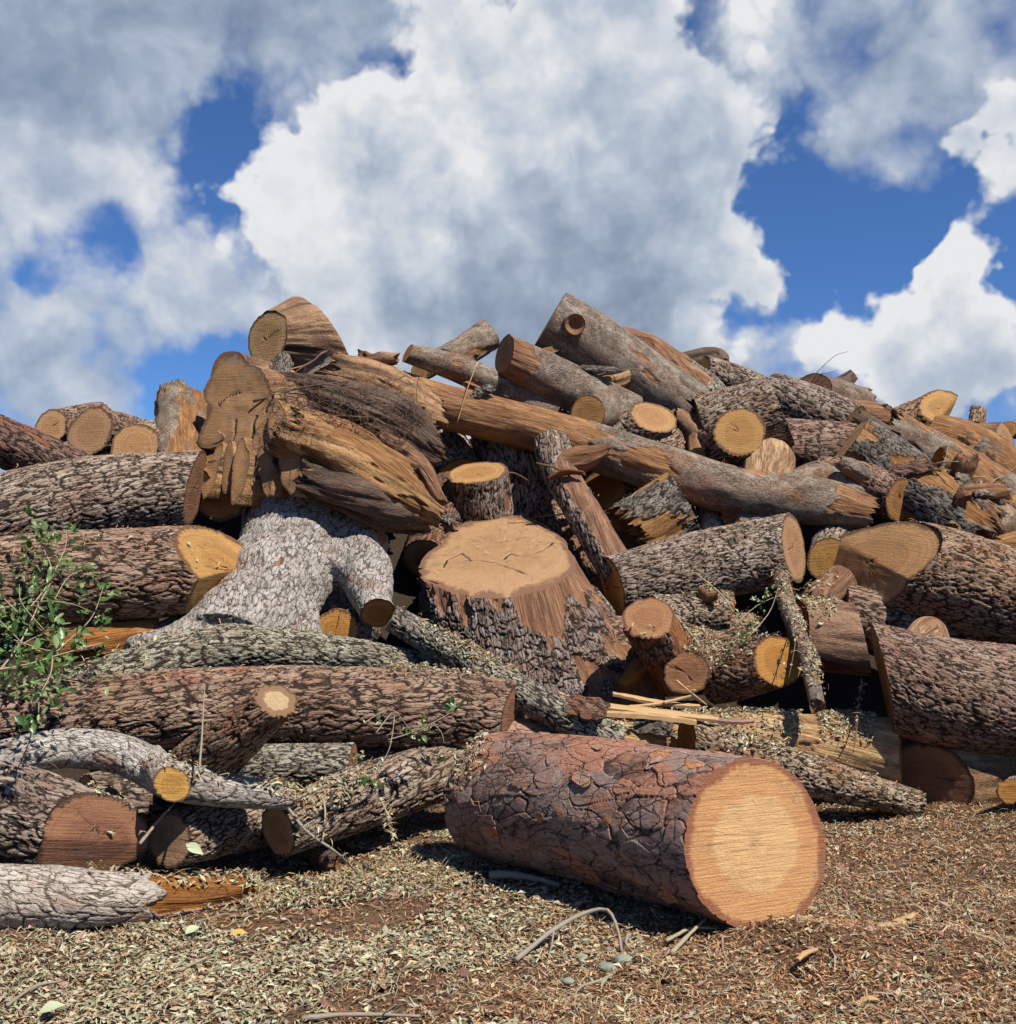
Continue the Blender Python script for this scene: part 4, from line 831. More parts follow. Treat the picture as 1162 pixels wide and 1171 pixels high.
# local angle of the picture's right side, for the root flare
eR = np.array([1, -.25, 0]); thR = math.atan2(float(eR @ path.e2[0]), float(eR @ path.e1[0]))
eF = np.array([-.4, -1, 0]); thF = math.atan2(float(eF @ path.e2[0]), float(eF @ path.e1[0]))
def flare(t, u):
    d = np.angle(np.exp(1j * (t - thR))); g = np.exp(-(d / .55) ** 2); d2 = np.angle(np.exp(1j * (t - thF))); g2 = np.exp(-(d2 / 1.1) ** 2)
    return 1 + .56 * g * (1 - sst(u, .25, .95)) - .03 * g2 * (1 - u) - .08 * (1 - u) + .05 * np.sin(t * 5 + 1) * (1 - u)
e1, e2 = path.e1[-1], path.e2[-1]
def ck(pts):
    q = plane_outline(pts, c, nT) - c; return [(float(a @ e1), float(a @ e2)) for a in q]
cr = [(ck([(632, 620), (622, 628), (610, 633), (598, 636), (584, 633), (577, 640), (560, 644), (545, 640), (530, 641)]), .011), (ck([(560, 644), (580, 650), (600, 657)]), .008), (ck([(540, 641), (528, 632), (512, 640), (508, 650)]), .010), (ck([(552, 620), (575, 619), (600, 614)]), .006), (ck([(492, 664), (500, 667)]), .012), (ck([(580, 602), (594, 607)]), .006)]
SK = BARK['white']; BARK['white2'] = bark_mat('dark_scaly_stump_bark', (.03, .018, .013), (.15, .108, .088), (.27, .225, .20), (.22, .080, .032), (.34, .32, .30), .35, 'tan', 1.7)
KIND['white2'] = (.045, .085, .022, 'ridge', .03)
tube(path, 'white2', 333, None, tuple(nT), 9.0 / F_PX, bs, org, profB=polar_prof(P3, c, path, -1), prof=flare, face='stump', cracks=cr, res=1.2, peel=.42, lump=.07,
     peelf=lambda t, u: .34 * sst(u, .72, 1.0) + .34 * np.exp(-(np.angle(np.exp(1j * (t - thR))) / .75) ** 2) - .16, capA=False, dmul=1.2)

# ------------------------------------------------------------------ sticks, twigs, leaves
def stick(label, pts, rad, mat, name='stick', cat='stick', group='loose sticks and twigs', taper=.5, px=True, sides=6, parent=None, org=None, wig=.0):
    """pts: (px, py, height above ground 'z..' or slope offset)"""
    P = np.array([at(a, b, depth(a, b, o)) for a, b, o in pts]) if px else np.array(pts, float)
    M = max(6, len(P) * 4); pa = Path(P, np.linspace(rad, rad * taper, len(P)), M); s = np.linspace(0, pa.L, M)[:, None]; th = np.arange(sides) / sides * 2 * math.pi
    R = pa.rad(s) * (1 + .25 * vn(np.stack([s * 30 + th * 0, s * 0 + th, s * 0 + th * 0], -1), int(rad * 1e5)))
    V = pa.pos(s * np.ones((1, sides)), R * np.cos(th), R * np.sin(th)).reshape(-1, 3); Q = [(k * sides + a, k * sides + (a + 1) % sides, (k + 1) * sides + (a + 1) % sides, (k + 1) * sides + a) for k in range(M - 1) for a in range(sides)]
    T = []
    b = len(V); V = np.vstack([V, pa.p[0], pa.p[-1]])
    for a in range(sides): T += [(b, (a + 1) % sides, a), (b + 1, (M - 1) * sides + a, (M - 1) * sides + (a + 1) % sides)]
    o = P.mean(0) if org is None else org
    ob = mesh_np(name, V, Q, T, mat, parent, o, True)
    if parent is None: tag(ob, label, cat, group)
    return ob
stick('thin upright stick standing before the short pale-cored log', [(228, 882, -.85), (231, 840, -.86), (234, 785, -.86)], .007, M_STICK)
stick('thin stick leaning in the hollow under the crooked grey branch', [(160, 965, -.45), (180, 940, -.42), (200, 918, -.35)], .010, M_STICK)
stick('arched grey branch lying on the ground in front of the pine log', [(590, 1098, 'z.01'), (635, 1062, 'z.06'), (672, 1043, 'z.11'), (695, 1041, 'z.12'), (706, 1062, 'z.07'), (711, 1088, 'z.01')], .013, M_STICK)
stick('thin side twig of the arched grey branch', [(634, 1062, 'z.06'), (631, 1080, 'z.02'), (628, 1092, 'z.01')], .006, M_STICK)
stick('forked pale stick near the base of the pine log end', [(768, 1090, 'z.01'), (790, 1067, 'z.03'), (808, 1050, 'z.05')], .012, M_TWIG)
stick('short pale stick crossing under the forked pale one', [(762, 1076, 'z.012'), (790, 1062, 'z.02'), (820, 1062, 'z.015')], .010, M_TWIG)
stick('bent pale twig right of the forked stick', [(826, 1070, 'z.012'), (828, 1090, 'z.01'), (842, 1110, 'z.01')], .006, M_TWIG)
stick('hooked twig beside the pale green stones', [(718, 1068, 'z.05'), (716, 1080, 'z.03'), (726, 1090, 'z.015')], .008, M_STICK)
stick('curling twig on the mulch at the bottom centre', [(706, 1110, 'z.012'), (690, 1120, 'z.012'), (662, 1130, 'z.012'), (658, 1150, 'z.01'), (668, 1166, 'z.01')], .007, M_STICK)
stick('grey stick lying in the litter left of the pine log', [(560, 1000, 'z.03'), (600, 1002, 'z.03'), (640, 1012, 'z.02')], .026, M_STICK)
stick('long thin twig lying before the shaded right-hand log', [(1080, 905, 'z.03'), (1110, 935, 'z.02'), (1162, 946, 'z.015')], .010, M_TWIG)
stick('pale twig running to the right edge under the small round end', [(1112, 905, 'z.02'), (1140, 912, 'z.02'), (1175, 922, 'z.02')], .010, M_TWIG)
stick('curved bare twig hanging before the bumpy oak log', [(330, 925, -.75), (352, 952, -.72), (385, 975, -.70), (412, 1002, 'z.02')], .010, M_STICK)
stick('thin bare branch lying across the bumpy oak log', [(335, 915, -.8), (380, 896, -.75), (430, 885, -.7), (440, 872, -.6)], .009, M_STICK)
stick('short twig standing in the litter beside the bumpy oak log', [(450, 962, -.65), (442, 930, -.62), (436, 915, -.6)], .008, M_TWIG)
stick('looped twig on the bumpy oak log', [(368, 908, -.8), (372, 930, -.82), (369, 962, -.8)], .007, M_TWIG)
stick('bare twig sticking up from the half-round end on the right skyline', [(920, 445, .2), (935, 425, .2), (955, 407, .2), (970, 402, .2)], .006, M_ROOT, taper=.4)
stick('short bare twig beside the taller one on the right skyline', [(935, 428, .2), (950, 426, .22), (958, 423, .2)], .005, M_ROOT)
stick('sharp dark splinter standing by the knotted log', [(765, 475, -.15), (780, 460, -.2), (794, 446, -.25)], .020, M_ROOT, taper=.2)
stick('long pale twig hanging over the dark wedged oak log', [(795, 655, -.75), (825, 680, -.75), (840, 702, -.7), (850, 716, -.65)], .008, M_TWIG)
stick('pale stick leaning beside the upright ringed log', [(772, 703, -.75), (790, 725, -.75), (805, 745, -.75)], .010, M_TWIG)
stick('pale splinter leaning at the small round-ended log', [(773, 778, -.95), (790, 792, -.92), (808, 806, -.9)], .010, M_STRAW)
stick('dark stem hanging down in front of the reddish round end', [(912, 712, -.95), (908, 745, -.98), (902, 775, -.98)], .006, M_ROOT)
stick('hanging rootlet below the yellow split log', [(985, 780, -.55), (980, 830, -.6), (976, 860, -.6)], .007, M_ROOT)
stick('twig lying on the thin furrowed log behind the pine log', [(878, 860, -.55), (890, 850, -.55), (905, 842, -.5)], .012, M_STRAW)
stick('dark root snaking over the slope above the half-moon end', [(905, 540, -.05), (935, 528, -.1), (980, 527, -.05)], .022, M_ROOT, taper=.6)
stick('grey twig on the left ground by the orange split log', [(8, 1150, 'z.01'), (40, 1128, 'z.015'), (70, 1122, 'z.01')], .008, M_STICK)
stick('pale stick on the leaf litter near the bottom left', [(205, 1110, 'z.012'), (225, 1100, 'z.015'), (238, 1095, 'z.012')], .010, M_TWIG)
stick('thin stick across the leaf litter at the bottom left', [(115, 1165, 'z.012'), (170, 1160, 'z.015'), (225, 1140, 'z.012')], .008, M_STICK)
stick('broken stick end in the litter at the bottom centre', [(345, 1165, 'z.012'), (400, 1160, 'z.014'), (480, 1162, 'z.012')], .011, M_STICK)
# planks of split wood in front of the litter gap
def plank(label, a, b, w, t, mat, tw=0.0):
    A = at(a[0], a[1], depth(*a)); B = at(b[0], b[1], depth(*b)); d = nrm(B - A); up = nrm(np.array([0, -.35, .94]) + np.array([0, tw, 0])); sd = nrm(np.cross(d, up)); up = np.cross(sd, d); V, Q = [], []
    rg = random.Random(int(a[0] * 7 + b[1])); N = 14
    for k in range(N + 1):
        f = k / N; ww = w * (.35 + .65 * math.sin(math.pi * min(1, max(0, .12 + f * .8)))) * rg.uniform(.85, 1.12); c = A + (B - A) * f + up * .02 * math.sin(f * 3 + a[0])
        for sx, sz in ((-1, -.5), (1, -.5), (1, .5), (0.1, .8), (-1, .5)): V.append(c + sd * sx * ww + up * sz * t * rg.uniform(.7, 1.2))
    for k in range(N):
        for q in range(5): Q.append((k * 5 + q, k * 5 + (q + 1) % 5, k * 5 + 5 + (q + 1) % 5, k * 5 + 5 + q))
    b0 = N * 5; T = [(0, 2, 1), (0, 3, 2), (0, 4, 3), (b0, b0 + 1, b0 + 2), (b0, b0 + 2, b0 + 3), (b0, b0 + 3, b0 + 4)]
    o = mesh_np('wood_splinter', np.array(V), Q, T, mat, None, (A + B) / 2, False); tag(o, label, 'splinter', 'long splinters of split wood')
plank('long pale splinter of split wood, top one of the bundle before the upright ringed log', (700, 795, -.62), (800, 806, -.6), .030, .02, M_STRAW)
plank('longest splinter of split wood, running right from the big stump foot', (658, 800, -.66), (820, 826, -.72), .045, .025, M_STRAW)
plank('wide lower slab of split wood below the longest splinter', (672, 815, -.7), (795, 828, -.74), .055, .03, M_STRAW, .3)
plank('short dark splinter of split wood at the right of the bundle', (795, 818, -.7), (862, 825, -.7), .030, .02, M_BARKCHIP)
plank('slanting thin splinter of split wood at the left of the bundle', (640, 790, -.6), (690, 822, -.66), .018, .012, M_STRAW)
plank('thin splinter of split wood lying on the bundle', (720, 806, -.68), (790, 797, -.66), .014, .012, M_STRAW)
plank('long splinter chip on the mulch right of the pine log end', (1002, 1060, 'z.02'), (1046, 1044, 'z.03'), .020, .012, M_STRAW)
plank('slim curved chip on the mulch below the pine log end', (912, 1102, 'z.02'), (935, 1082, 'z.04'), .012, .008, M_STRAW)
plank('flat pale chip on the mulch near the bottom right', (980, 1147, 'z.012'), (1006, 1146, 'z.012'), .012, .006, M_STRAW)
plank('dark wood sliver stuck under the pine log end', (888, 1030, 'z.02'), (893, 1016, 'z.09'), .016, .012, M_ROOT)

# ------------------------------------------------------------------ single leaves
def leaf_mesh(L, Wd, curl, seed, nm='leaf'):
    V, Q = [], []; N = 6; rg = random.Random(seed)
    for k in range(N + 1):
        f = k / N; w = Wd * math.sin(math.pi * min(.98, max(.03, f ** .85))) ; z = curl * math.sin(f * 2.6) * L
        for s in (-1, 0, 1): V.append((s * w * .5, f * L, z + abs(s) * w * .18))
    for k in range(N):
        for s in (0, 1): Q.append((k * 3 + s, k * 3 + s + 1, k * 3 + 4 + s, k * 3 + 3 + s))
    me = D.meshes.new(nm); me.from_pydata(V, [], Q); me.polygons.foreach_set('use_smooth', [True] * len(Q)); me.materials.append(M_LEAF); return me
M_LEAF2 = litter_mat('green_leaf_mass', [(0, (.03, .07, .015)), (.4, (.06, .125, .03)), (.75, (.11, .17, .05)), (1, (.22, .26, .12))], .45)
LEAVES = [leaf_mesh(.062, .034, .10, 1), leaf_mesh(.052, .026, .2, 2), leaf_mesh(.07, .032, -.05, 3), leaf_mesh(.045, .026, .05, 4)]
def put_leaf(parent, p, d, up, sc, rg, org):
    o = D.objects.new('leaf', rg.choice(LEAVES)); COL.objects.link(o); o.parent = parent
    y = nrm(d); x = np.cross(y, nrm(up)); x = nrm(x); z = np.cross(x, y)
    M = Matrix(((x[0], y[0], z[0], p[0] - org[0]), (x[1], y[1], z[1], p[1] - org[1]), (x[2], y[2], z[2], p[2] - org[2]), (0, 0, 0, 1)))
    o.matrix_local = M @ Matrix.Diagonal((sc, sc, sc, 1)); return o
def spray(label, name, stems, nleaf, org_px, mat, lsc=1.0, seed=1, cat='branch', droop=.3):
    rg = random.Random(seed); nr = np.random.RandomState(seed); org = at(org_px[0], org_px[1], depth(*org_px)); root = empty(name, org, label, cat)
    tips = []
    for pts, rad in stems:
        P = np.array([at(a, b, depth(a, b, o)) for a, b, o in pts]); stick(None, P, rad * .65, mat, 'stem', px=False, parent=root, org=org); q = Path(P, np.ones(len(P)), 40); tips.append(q)
    wts = np.array([t.L for t in tips]); wts = wts / wts.sum(); n = 0
    while n < nleaf:
        t = tips[nr.choice(len(tips), p=wts)]; k = int(40 * nr.uniform(.15, 1) ** .7) - 1; p = t.p[k]; m = rg.randint(2, 4)
        dd = nrm(t.t[k] + nr.randn(3) * .9)
        tw = p + dd * rg.uniform(.03, .12)
        for _ in range(m):
            if n >= nleaf: break
            d = nrm(dd + nr.randn(3) * .75 + np.array([0, -.1, -droop * .3])); put_leaf(root, tw + nr.randn(3) * .012, d, nrm(np.array([0, -.35, 1]) + nr.randn(3) * .5), lsc * rg.uniform(.7, 1.25), rg, org); n += 1
    return root
o_ = -1.05
ST = [([(-20, 790, o_), (20, 740, o_), (45, 690, o_), (60, 655, o_), (42, 612, o_ + .1)], .009), ([(30, 700, o_), (55, 668, o_), (66, 640, o_), (52, 610, o_), (38, 598, o_)], .007), ([(-30, 770, o_), (30, 760, o_ - .05), (70, 748, o_ - .1), (118, 735, o_ - .05)], .008),
      ([(-20, 700, o_), (40, 688, o_), (80, 690, o_), (105, 700, o_)], .006), ([(10, 730, o_), (60, 745, o_ - .1), (75, 735, o_ - .1), (105, 706, o_), (118, 672, o_)], .006), ([(-20, 765, o_), (20, 764, o_), (46, 760, o_)], .007),
      ([(60, 748, o_ - .1), (58, 770, o_ - .12), (46, 795, o_ - .12), (44, 815, o_ - .1)], .006), ([(20, 700, o_), (0, 680, o_), (-20, 660, o_)], .006), ([(30, 740, o_), (10, 720, o_ - .1), (-10, 700, o_ - .1)], .006), ([(60, 690, o_), (78, 660, o_), (100, 650, o_)], .005),
      ([(50, 720, o_), (25, 690, o_ - .1), (22, 668, o_ - .1)], .005), ([(60, 660, o_), (75, 625, o_), (76, 605, o_)], .005), ([(-20, 790, o_ + .1), (40, 775, o_ + .1), (90, 780, o_)], .006), ([(10, 745, o_), (50, 725, o_), (95, 720, o_)], .005)]
GB = spray('green leafy branch with pale stems spilling over the logs at the left edge', 'leafy_branch', ST, 298, (20, 790, -.5), M_TWIG, 1.05, 3)
def foliage(root, boxes, seed):
    """the dense inner mass of the branch: small leaves joined into one part"""
    r_ = np.random.RandomState(seed); V, Q = [], []; o = np.array(root.location)
    for (x0, y0, x1, y1, off, n) in boxes:
        for _ in range(n):
            a, b = r_.uniform(x0, x1), r_.uniform(y0, y1); p = at(a, b, depth(a, b, off) + r_.uniform(-.15, .2)) - o; y = nrm(r_.randn(3) + [0, -.2, -.2]); x = nrm(np.cross(y, r_.randn(3) * .6 + [0, -.4, 1])); z = np.cross(x, y); L = r_.uniform(.03, .065); w = L * r_.uniform(.35, .55); k = len(V)
            V += [p, p + y * L * .3 + x * w * .45 + z * .004, p + y * L * .7 + x * w * .4 + z * .003, p + y * L, p + y * L * .7 - x * w * .4 + z * .003, p + y * L * .3 - x * w * .45 + z * .004, p + y * L * .5 - z * .004]
            Q += [(k, k + 1, k + 6), (k + 1, k + 2, k + 6), (k + 2, k + 3, k + 6), (k + 3, k + 4, k + 6), (k + 4, k + 5, k + 6), (k + 5, k, k + 6)]
    tag(mesh_np('foliage', np.array(V) , None, np.array(Q), M_LEAF2, root, (0, 0, 0), True), kind='stuff')
foliage(GB, [(-20, 690, 70, 800, -1.0, 330), (60, 700, 125, 790, -1.0, 110), (-20, 640, 60, 700, -1.0, 60), (25, 600, 80, 660, -1.05, 40), (80, 650, 120, 690, -1.05, 25), (20, 780, 75, 830, -1.05, 30)], 12)
s2 = -.95
ST2 = [([(430, 838, s2), (450, 815, s2), (447, 850, s2), (440, 868, s2)], .006), ([(444, 846, s2), (470, 838, s2), (500, 824, s2), (520, 812, s2)], .006), ([(415, 828, s2), (435, 815, s2), (450, 812, s2), (470, 836, s2)], .005), ([(495, 826, s2), (505, 838, s2), (508, 850, s2)], .004), ([(438, 866, s2), (425, 880, s2), (405, 888, s2)], .006)]
spray('small leafy twig hanging before the right half of the long brown log', 'leafy_twig', ST2, 34, (440, 868, s2), M_STICK, 1.15, 8, 'twig', 1.0)
ST3 = [([(855, 730, -.8), (880, 700, -.8), (890, 672, -.75)], .006), ([(800, 745, -.75), (835, 735, -.8), (870, 715, -.8)], .005), ([(840, 715, -.7), (870, 690, -.7), (905, 680, -.75), (930, 700, -.75)], .005)]
spray('wilted leafy twig caught under the split-ended oak log', 'leafy_twig', ST3, 60, (860, 730, -.7), M_TWIG, .8, 9, 'twig', .8)
def single_leaf(label, px, py, off, L, Wd, mat, d, up, name='fallen_leaf'):
    p = at(px, py, depth(px, py, off)); me = leaf_mesh(L, Wd, .08, 3); me.materials.clear(); me.materials.append(mat); o = D.objects.new(name, me); COL.objects.link(o)
    y = nrm(d); x = nrm(np.cross(y, nrm(up))); z = np.cross(x, y); o.matrix_world = Matrix(((x[0], y[0], z[0], p[0]), (x[1], y[1], z[1], p[1]), (x[2], y[2], z[2], p[2]), (0, 0, 0, 1)))
    tag(o, label, 'leaf', 'single fallen leaves')
M_PALEL = plain_mat('pale_leaf', (.24, .28, .16), (.34, .37, .25), 30, .6); M_ORL = plain_mat('orange_leaf', (.50, .22, .04), (.62, .32, .08), 30, .6)
single_leaf('pale green leaf standing before the striped oval log end', 213, 965, -.5, .11, .055, M_PALEL, (.85, -.2, -.45), (.1, -.8, .6))
single_leaf('orange fallen leaf on the ground at the lower left', 262, 1069, 'z.02', .085, .045, M_ORL, (1, -.1, .1), (0, -.3, 1))
single_leaf('broad pale leaf on the litter at the lower left', 212, 1068, 'z.02', .075, .05, M_PALEL, (.7, .7, .2), (0, -.5, .9))
single_leaf('big pale leaf at the bottom left corner', 45, 1158, 'z.015', .09, .055, M_PALEL, (.9, .35, .15), (0, -.4, .9))
# pale green stones by the arched branch
def stone(label, px, py, R, sq, seed):
    bm = bmesh.new(); bmesh.ops.create_icosphere(bm, subdivisions=3, radius=1); p = at(px, py, depth(px, py, 'z.02'))
    v = np.array([x.co for x in bm.verts]); k = 1 + .35 * fbm(v * 1.3, 3, seed)
    for x, q in zip(bm.verts, k): x.co = Vector((x.co.x * q * R * sq, x.co.y * q * R, x.co.z * q * R * .6))
    me = D.meshes.new('stone'); bm.to_mesh(me); bm.free(); me.materials.append(M_STONE); me.polygons.foreach_set('use_smooth', [True] * len(me.polygons)); o = D.objects.new('stone', me); COL.objects.link(o); o.location = p; tag(o, label, 'stone', 'pale stones on the mulch')
stone('larger pale grey-green stone at the foot of the arched branch', 712, 1098, .036, 1.2, 3)
stone('smaller pale grey-green stone touching the larger one', 695, 1106, .030, 1.3, 5)
stone('lone pale pebble left of the two stones', 650, 1122, .024, 1.1, 7)

# ------------------------------------------------------------------ broken pieces lying loose on the slope
bpy.context.view_layer.update(); DG = bpy.context.evaluated_depsgraph_get()
def settle(x0, y0, x1, y1, off, rg):
    """a spot on the bark of some log, away from the sawn ends"""
    for _ in range(14):
        px, py = rg.uniform(x0, x1), rg.uniform(y0, y1); q = at(px, py, depth(px, py, off + rg.uniform(-.2, .2))); ok, loc, nn, _i, ob, _m = SC.ray_cast(DG, Vector((q[0], q[1], q[2] + .6)), Vector((0, 0, -1)), distance=1.6)
        if not ok or nn.z < .3 or ob.name.startswith(('cut_face', 'broken_end')): continue
        a, b = to_px(loc)
        if any(math.hypot(a - p[0], b - p[1]) < 34 for _l, pts in NEAR for p in (pts[0], pts[-1])): continue
        if b < 408: continue
        return np.array(loc), np.array(nn)
    return None, None
rg = random.Random(21); USED = set()
def fresh(lab):
    ok = lab not in USED; USED.add(lab); return ok
CB = [(860, 440, 1150, 640, .1, 40), (700, 430, 870, 560, .1, 7), (480, 400, 640, 470, .3, 7), (640, 560, 800, 640, .1, 5), (930, 690, 1000, 760, -.3, 3), (690, 690, 830, 780, -.3, 5), (400, 440, 480, 490, -.3, 3)]
for (x0, y0, x1, y1, off, n) in CB:
    for k in range(n):
        p, nn = settle(x0, y0, x1, y1, off, rg)
        if p is None: continue
        d = nrm(np.array([rg.uniform(-1, 1), rg.uniform(-.7, .3), rg.uniform(-.6, .4)])); L = rg.uniform(.18, .55); R_ = rg.uniform(.06, .14)
        a, b = p + nn * R_ * .6 - d * L / 2, p + nn * R_ * .6 + d * L / 2; pa = Path(np.array([a, (a + b) / 2 + np.array([0, 0, rg.uniform(-.03, .05)]), b]), np.array([R_ * rg.uniform(.5, 1), R_, R_ * rg.uniform(.4, 1)]))
        og = np.array([p[0], p[1], p[2]]); SEED[0] += 7
        kd = rg.choice(['split', 'split', 'torn', 'red', 'oakbrown', 'smooth', 'torn']); lab = {'split': 'pale split', 'torn': 'torn brown', 'red': 'reddish', 'oakbrown': 'brown barked', 'smooth': 'grey'}[kd] + (' stubby' if L < 4.5 * R_ else ' slim' if L > 7 * R_ else '') + ' chunk ' + beside(p)
        if not fresh(lab): continue
        ch = empty('wood_chunk', og, lab, 'wood chunk', 'broken chunks of wood among the logs')
        sq = rg.uniform(.45, 1); ph = rg.uniform(0, 3)
        tube(pa, kd, SEED[0], rg.choice(['brk', None, (d[0], d[1] - .6, d[2] + .3)]) if rg.random() < .7 else 'brk', 'brk', 10.0 / F_PX, ch, og, peel=rg.uniform(.2, .9), lump=.22, res=1.5, prof=lambda t, u, sq=sq, ph=ph: 1 / np.sqrt(np.cos(t - ph) ** 2 + (np.sin(t - ph) / sq) ** 2), face=rg.choice(['tan', 'orange', 'brown']), scale=.7)
for k in range(26):
    x0, y0, x1, y1, off = rg.choice([(860, 450, 1150, 640, .1), (480, 400, 860, 560, .1), (300, 420, 500, 560, -.3)]); p, nn = settle(x0, y0, x1, y1, off, rg)
    if p is None: continue
    d = nrm(np.array([rg.uniform(-1, 1), rg.uniform(-.5, .3), rg.uniform(-.4, .2)])); L = rg.uniform(.3, .9); p = p + nn * .04
    mt = rg.choice([M_STICK, M_TWIG, M_ROOT, M_STRAW]); lab = {M_STICK: 'grey', M_TWIG: 'pale', M_ROOT: 'dark', M_STRAW: 'tan'}[mt] + (' short' if L < .5 else ' long' if L > .7 else '') + ' stick lying ' + beside(p)
    if not fresh(lab): continue
    stick(lab, [p - d * L / 2, p + np.array([0, 0, rg.uniform(0, .06)]), p + d * L / 2], rg.uniform(.006, .015), mt, px=False, group='thin sticks lying over the upper logs')
def slab(p, nn, d, L, Wd, T, mat, bend, seed):
    """curved plate of shed bark"""
    x = nrm(np.cross(d, nn)); up = np.cross(x, d); V, Q = [], []; N, K = 9, 5; r_ = random.Random(seed); jag = [r_.uniform(.7, 1.1) for _ in range(K + 1)]; jb = [r_.uniform(.75, 1.1) for _ in range(K + 1)]
    for lay in (0, 1):
        for k in range(N + 1):
            for j in range(K + 1):
                f = k / N * 2 - 1; g = j / K * 2 - 1; ll = f * L * .5 * (jag[j] if f > 0 else jb[j]); w = g * Wd * .5 * (1 + .15 * math.sin(k * 1.7 + seed)); V.append(p + d * ll + x * w + up * (bend * Wd * (1 - g * g) + lay * T * (1 + .5 * math.sin(j * 3 + k * 2.3 + seed)) - .02 * f * f))
    M = (N + 1) * (K + 1)
    for k in range(N):
        for j in range(K):
            a = k * (K + 1) + j; Q += [(a, a + 1, a + K + 2, a + K + 1), (M + a, M + a + K + 1, M + a + K + 2, M + a + 1)]
    ring = [j for j in range(K + 1)] + [k * (K + 1) + K for k in range(1, N + 1)] + [N * (K + 1) + j for j in range(K - 1, -1, -1)] + [k * (K + 1) for k in range(N - 1, 0, -1)]
    for a, b in zip(ring, ring[1:] + ring[:1]): Q.append((a, M + a, M + b, b))
    V = np.array(V); loc = np.stack([(V - p) @ x, (V - p) @ up, (V - p) @ d], 1) + seed
    return mesh_np('bark_piece', V, np.array(Q), None, mat, None, p, False, {'bco': loc, 'h': np.full(len(V), .7), 'peel': np.zeros(len(V))})
for k in range(24):
    x0, y0, x1, y1, off = rg.choice([(870, 460, 1150, 640, .1), (870, 460, 1150, 640, .1), (500, 420, 860, 560, .1), (640, 780, 800, 840, -.6), (300, 400, 500, 500, -.4)]); p, nn = settle(x0, y0, x1, y1, off, rg)
    if p is None: continue
    bk = rg.choice(['oak', 'red', 'char', 'smooth', 'oakbrown']); lab = {'oak': 'grey furrowed', 'red': 'reddish', 'char': 'blackish', 'smooth': 'smooth grey', 'oakbrown': 'brown'}[bk] + ' piece of shed bark ' + beside(p)
    if not fresh(lab): continue
    o = slab(p + nn * .02, nn, nrm(np.array([rg.uniform(-1, 1), rg.uniform(-.4, .2), rg.uniform(-.6, .2)])), rg.uniform(.25, .7), rg.uniform(.08, .2), rg.uniform(.012, .025), BARK[bk], rg.uniform(.1, .3), k)
    tag(o, lab, 'bark', 'pieces of shed bark on the heap')

# ------------------------------------------------------------------ litter
def pieces(name, P, up, rs, L, Wd, mat, bend=.25, leafy=True):
    """many small bent leaf or chip blades as one mesh"""
    n = len(P); a = rs.uniform(0, 6.283, n); d = np.stack([np.cos(a), np.sin(a), rs.randn(n) * .22], 1); up = up + rs.randn(n, 3) * .33; up /= np.linalg.norm(up, axis=1)[:, None]
    d -= up * (d * up).sum(1)[:, None]; d /= np.linalg.norm(d, axis=1)[:, None]; x = np.cross(d, up); L = L[:, None]; Wd = Wd[:, None]; bz = (rs.uniform(-.1, 1, n) * bend)[:, None] * L
    if leafy:
        V = np.stack([P - d * L * .5, P - x * Wd * .5 + up * bz * .5, P + x * Wd * .5 + up * bz * .5, P + d * L * .5 + x * Wd * .1, P + up * bz * .1], 1)
        T = np.array([[0, 4, 1], [0, 2, 4], [1, 4, 3], [4, 2, 3]])
    else:
        V = np.stack([P - d * L * .5 - x * Wd * .4, P - d * L * .5 + x * Wd * .4, P - x * Wd * .5 + up * bz * .6, P + x * Wd * .5 + up * bz * .6, P + d * L * .5], 1)
        T = np.array([[0, 1, 3], [0, 3, 2], [2, 3, 4]])
    F = (np.arange(n)[:, None, None] * 5 + T[None]).reshape(-1, 3); STAT['tris'] += len(F)
    return tag(mesh_np(name, V.reshape(-1, 3), None, F, mat, None, (0, 0, 0), False), kind='stuff')
rs = np.random.RandomState(4)
def gpts(n, dens):
    x = rs.uniform(-4.6, 6.4, n * 3); y = 3.5 + (9.0 - 3.5) * rs.uniform(0, 1, n * 3) ** 1.5
    px = CX + F_PX * x / y; ok = (px > -330) & (px < 1480); x, y, px = x[ok], y[ok], px[ok]; py_ = 690 + F_PX * 1.55 / y
    k = rs.uniform(0, 1, len(x)) < dens(px, py_, x, y); x, y = x[k][:n], y[k][:n]; z = gz(x, y); return np.stack([x, y, z], 1)
def patch(x, y, sc, sd): return .5 + .9 * fbm(np.stack([x, y, x * 0], 1) * sc, 3, sd)
dl = lambda px, py, x, y: np.clip((1 - sst(px, 470 + 120 * (py > 1060), 820)) * .9 * (patch(x, y, 1.6, 31) > .40) + .10, .03, 1)
p = gpts(44000, dl); n = len(p); p[:, 2] += rs.uniform(.002, .022, n)
pieces('leaf_litter', p, np.tile([0, 0, 1.0], (n, 1)), rs, rs.uniform(.016, .044, n) + .035 * rs.uniform(0, 1, n) ** 4, rs.uniform(.007, .020, n) + .016 * rs.uniform(0, 1, n) ** 5, M_LEAFLIT, .55)
dc = lambda px, py, x, y: np.clip(.30 + .6 * sst(px, 350, 800), 0, 1)
p = gpts(104000, dc); n = len(p); p[:, 2] += rs.uniform(.001, .018, n)
pieces('mulch_chips', p, np.tile([0, 0, 1.0], (n, 1)), rs, rs.uniform(.010, .030, n) + .045 * rs.uniform(0, 1, n) ** 4, rs.uniform(.003, .009, n), M_CHIP, .2, False)
p = gpts(900, lambda px, py, x, y: .5 + 0 * px); n = len(p); p[:, 2] += rs.uniform(.004, .02, n)
pieces('bark_scraps', p, np.tile([0, 0, 1.0], (n, 1)), rs, rs.uniform(.04, .11, n), rs.uniform(.015, .05, n), M_BARKCHIP, .25)
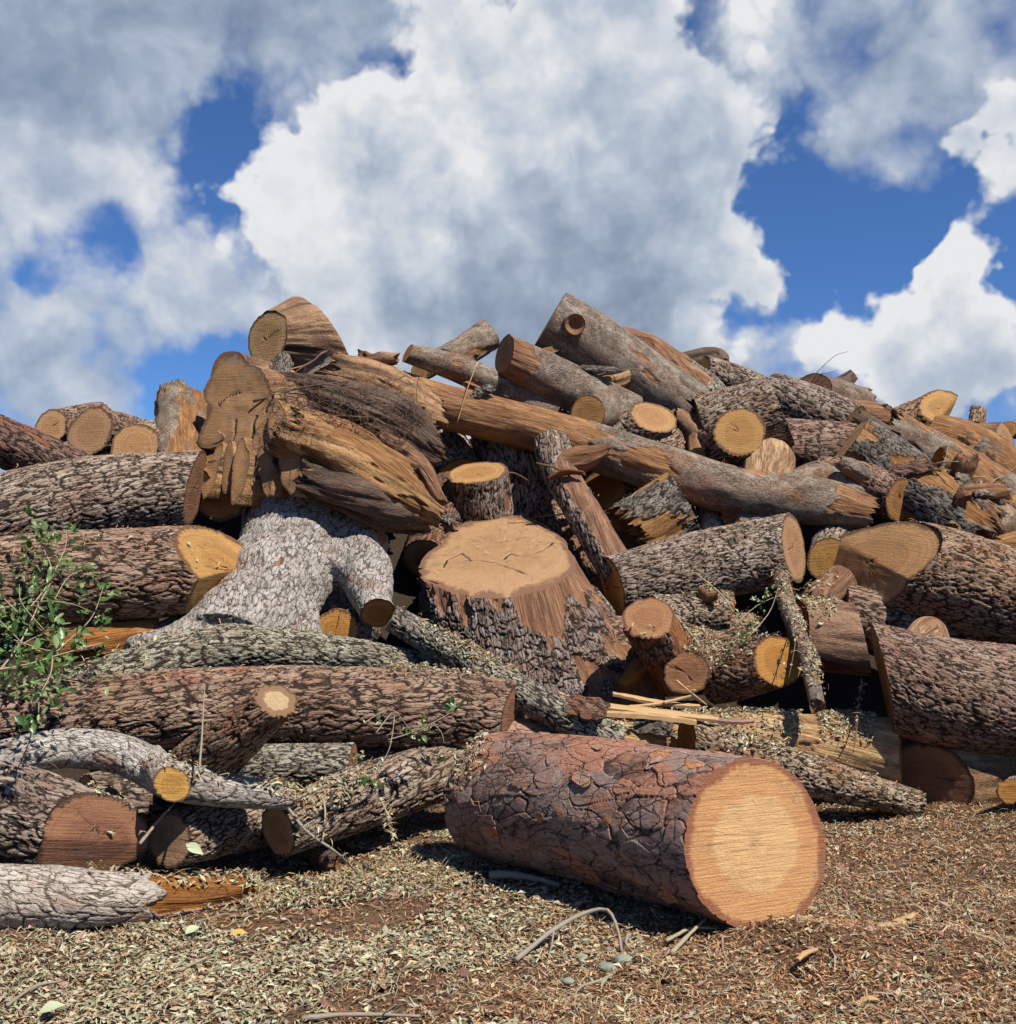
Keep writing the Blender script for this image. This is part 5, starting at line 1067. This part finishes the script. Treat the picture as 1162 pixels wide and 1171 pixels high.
p = gpts(700, lambda px, py, x, y: .5 + 0 * px); n = len(p); p[:, 2] += rs.uniform(.006, .025, n)
pieces('twig_litter', p, np.tile([0, 0, 1.0], (n, 1)), rs, rs.uniform(.08, .28, n), rs.uniform(.004, .009, n), M_STICK, .25, False)
p = gpts(32000, lambda px, py, x, y: np.clip(.35 + .5 * (patch(x, y, 2.1, 77) > .5), 0, 1)); n = len(p); p[:, 2] += rs.uniform(.004, .026, n)
pieces('straw_litter', p, np.tile([0, 0, 1.0], (n, 1)), rs, rs.uniform(.025, .09, n), rs.uniform(.0016, .0036, n), M_LEAFLIT, .5, False)
# debris that has settled on and between the logs: dropped from above onto whatever lies below
bpy.context.view_layer.update(); DG = bpy.context.evaluated_depsgraph_get()
def drop(boxes):
    P, U = [], []
    for (x0, y0, x1, y1, off, n) in boxes:
        for _ in range(int(n * 1.4)):
            a, b = rs.uniform(x0, x1), rs.uniform(y0, y1); q = at(a, b, depth(a, b, off) + rs.uniform(-.15, .25)); ok, loc, nn, *_r = SC.ray_cast(DG, Vector((q[0], q[1], q[2] + .45)), Vector((0, 0, -1)), distance=1.4)
            if ok and nn.z > .35: P.append(np.array(loc) + np.array(nn) * rs.uniform(.003, .035)); U.append(np.array(nn))
    return np.array(P), np.array(U)
BOX = [(780, 650, 960, 790, -.5, 1500), (660, 780, 1000, 822, -.6, 800), (930, 770, 1000, 830, -.6, 500), (440, 750, 600, 800, -.4, 700), (280, 900, 560, 990, -.6, 2600), (820, 840, 900, 900, -.5, 150), (600, 830, 800, 870, -.7, 250), (840, 890, 1060, 930, -.6, 300), (100, 960, 300, 1000, -.4, 500), (100, 640, 260, 760, -.4, 60)]
p, u = drop(BOX); n = len(p); pieces('leaf_debris', p, u, rs, rs.uniform(.018, .065, n), rs.uniform(.007, .024, n), M_LEAFLIT, .7)
p, u = drop([(a, b, c, d, e, int(f * .7)) for a, b, c, d, e, f in BOX] + [(300, 400, 500, 560, -.2, 500), (480, 440, 1162, 640, 0, 700), (0, 540, 480, 900, -.2, 500)]); n = len(p); pieces('wood_debris', p, u, rs, rs.uniform(.02, .11, n), rs.uniform(.002, .006, n), M_STRAW, .5, False)
print('TRIS', STAT, 'OBJ', len(D.objects))
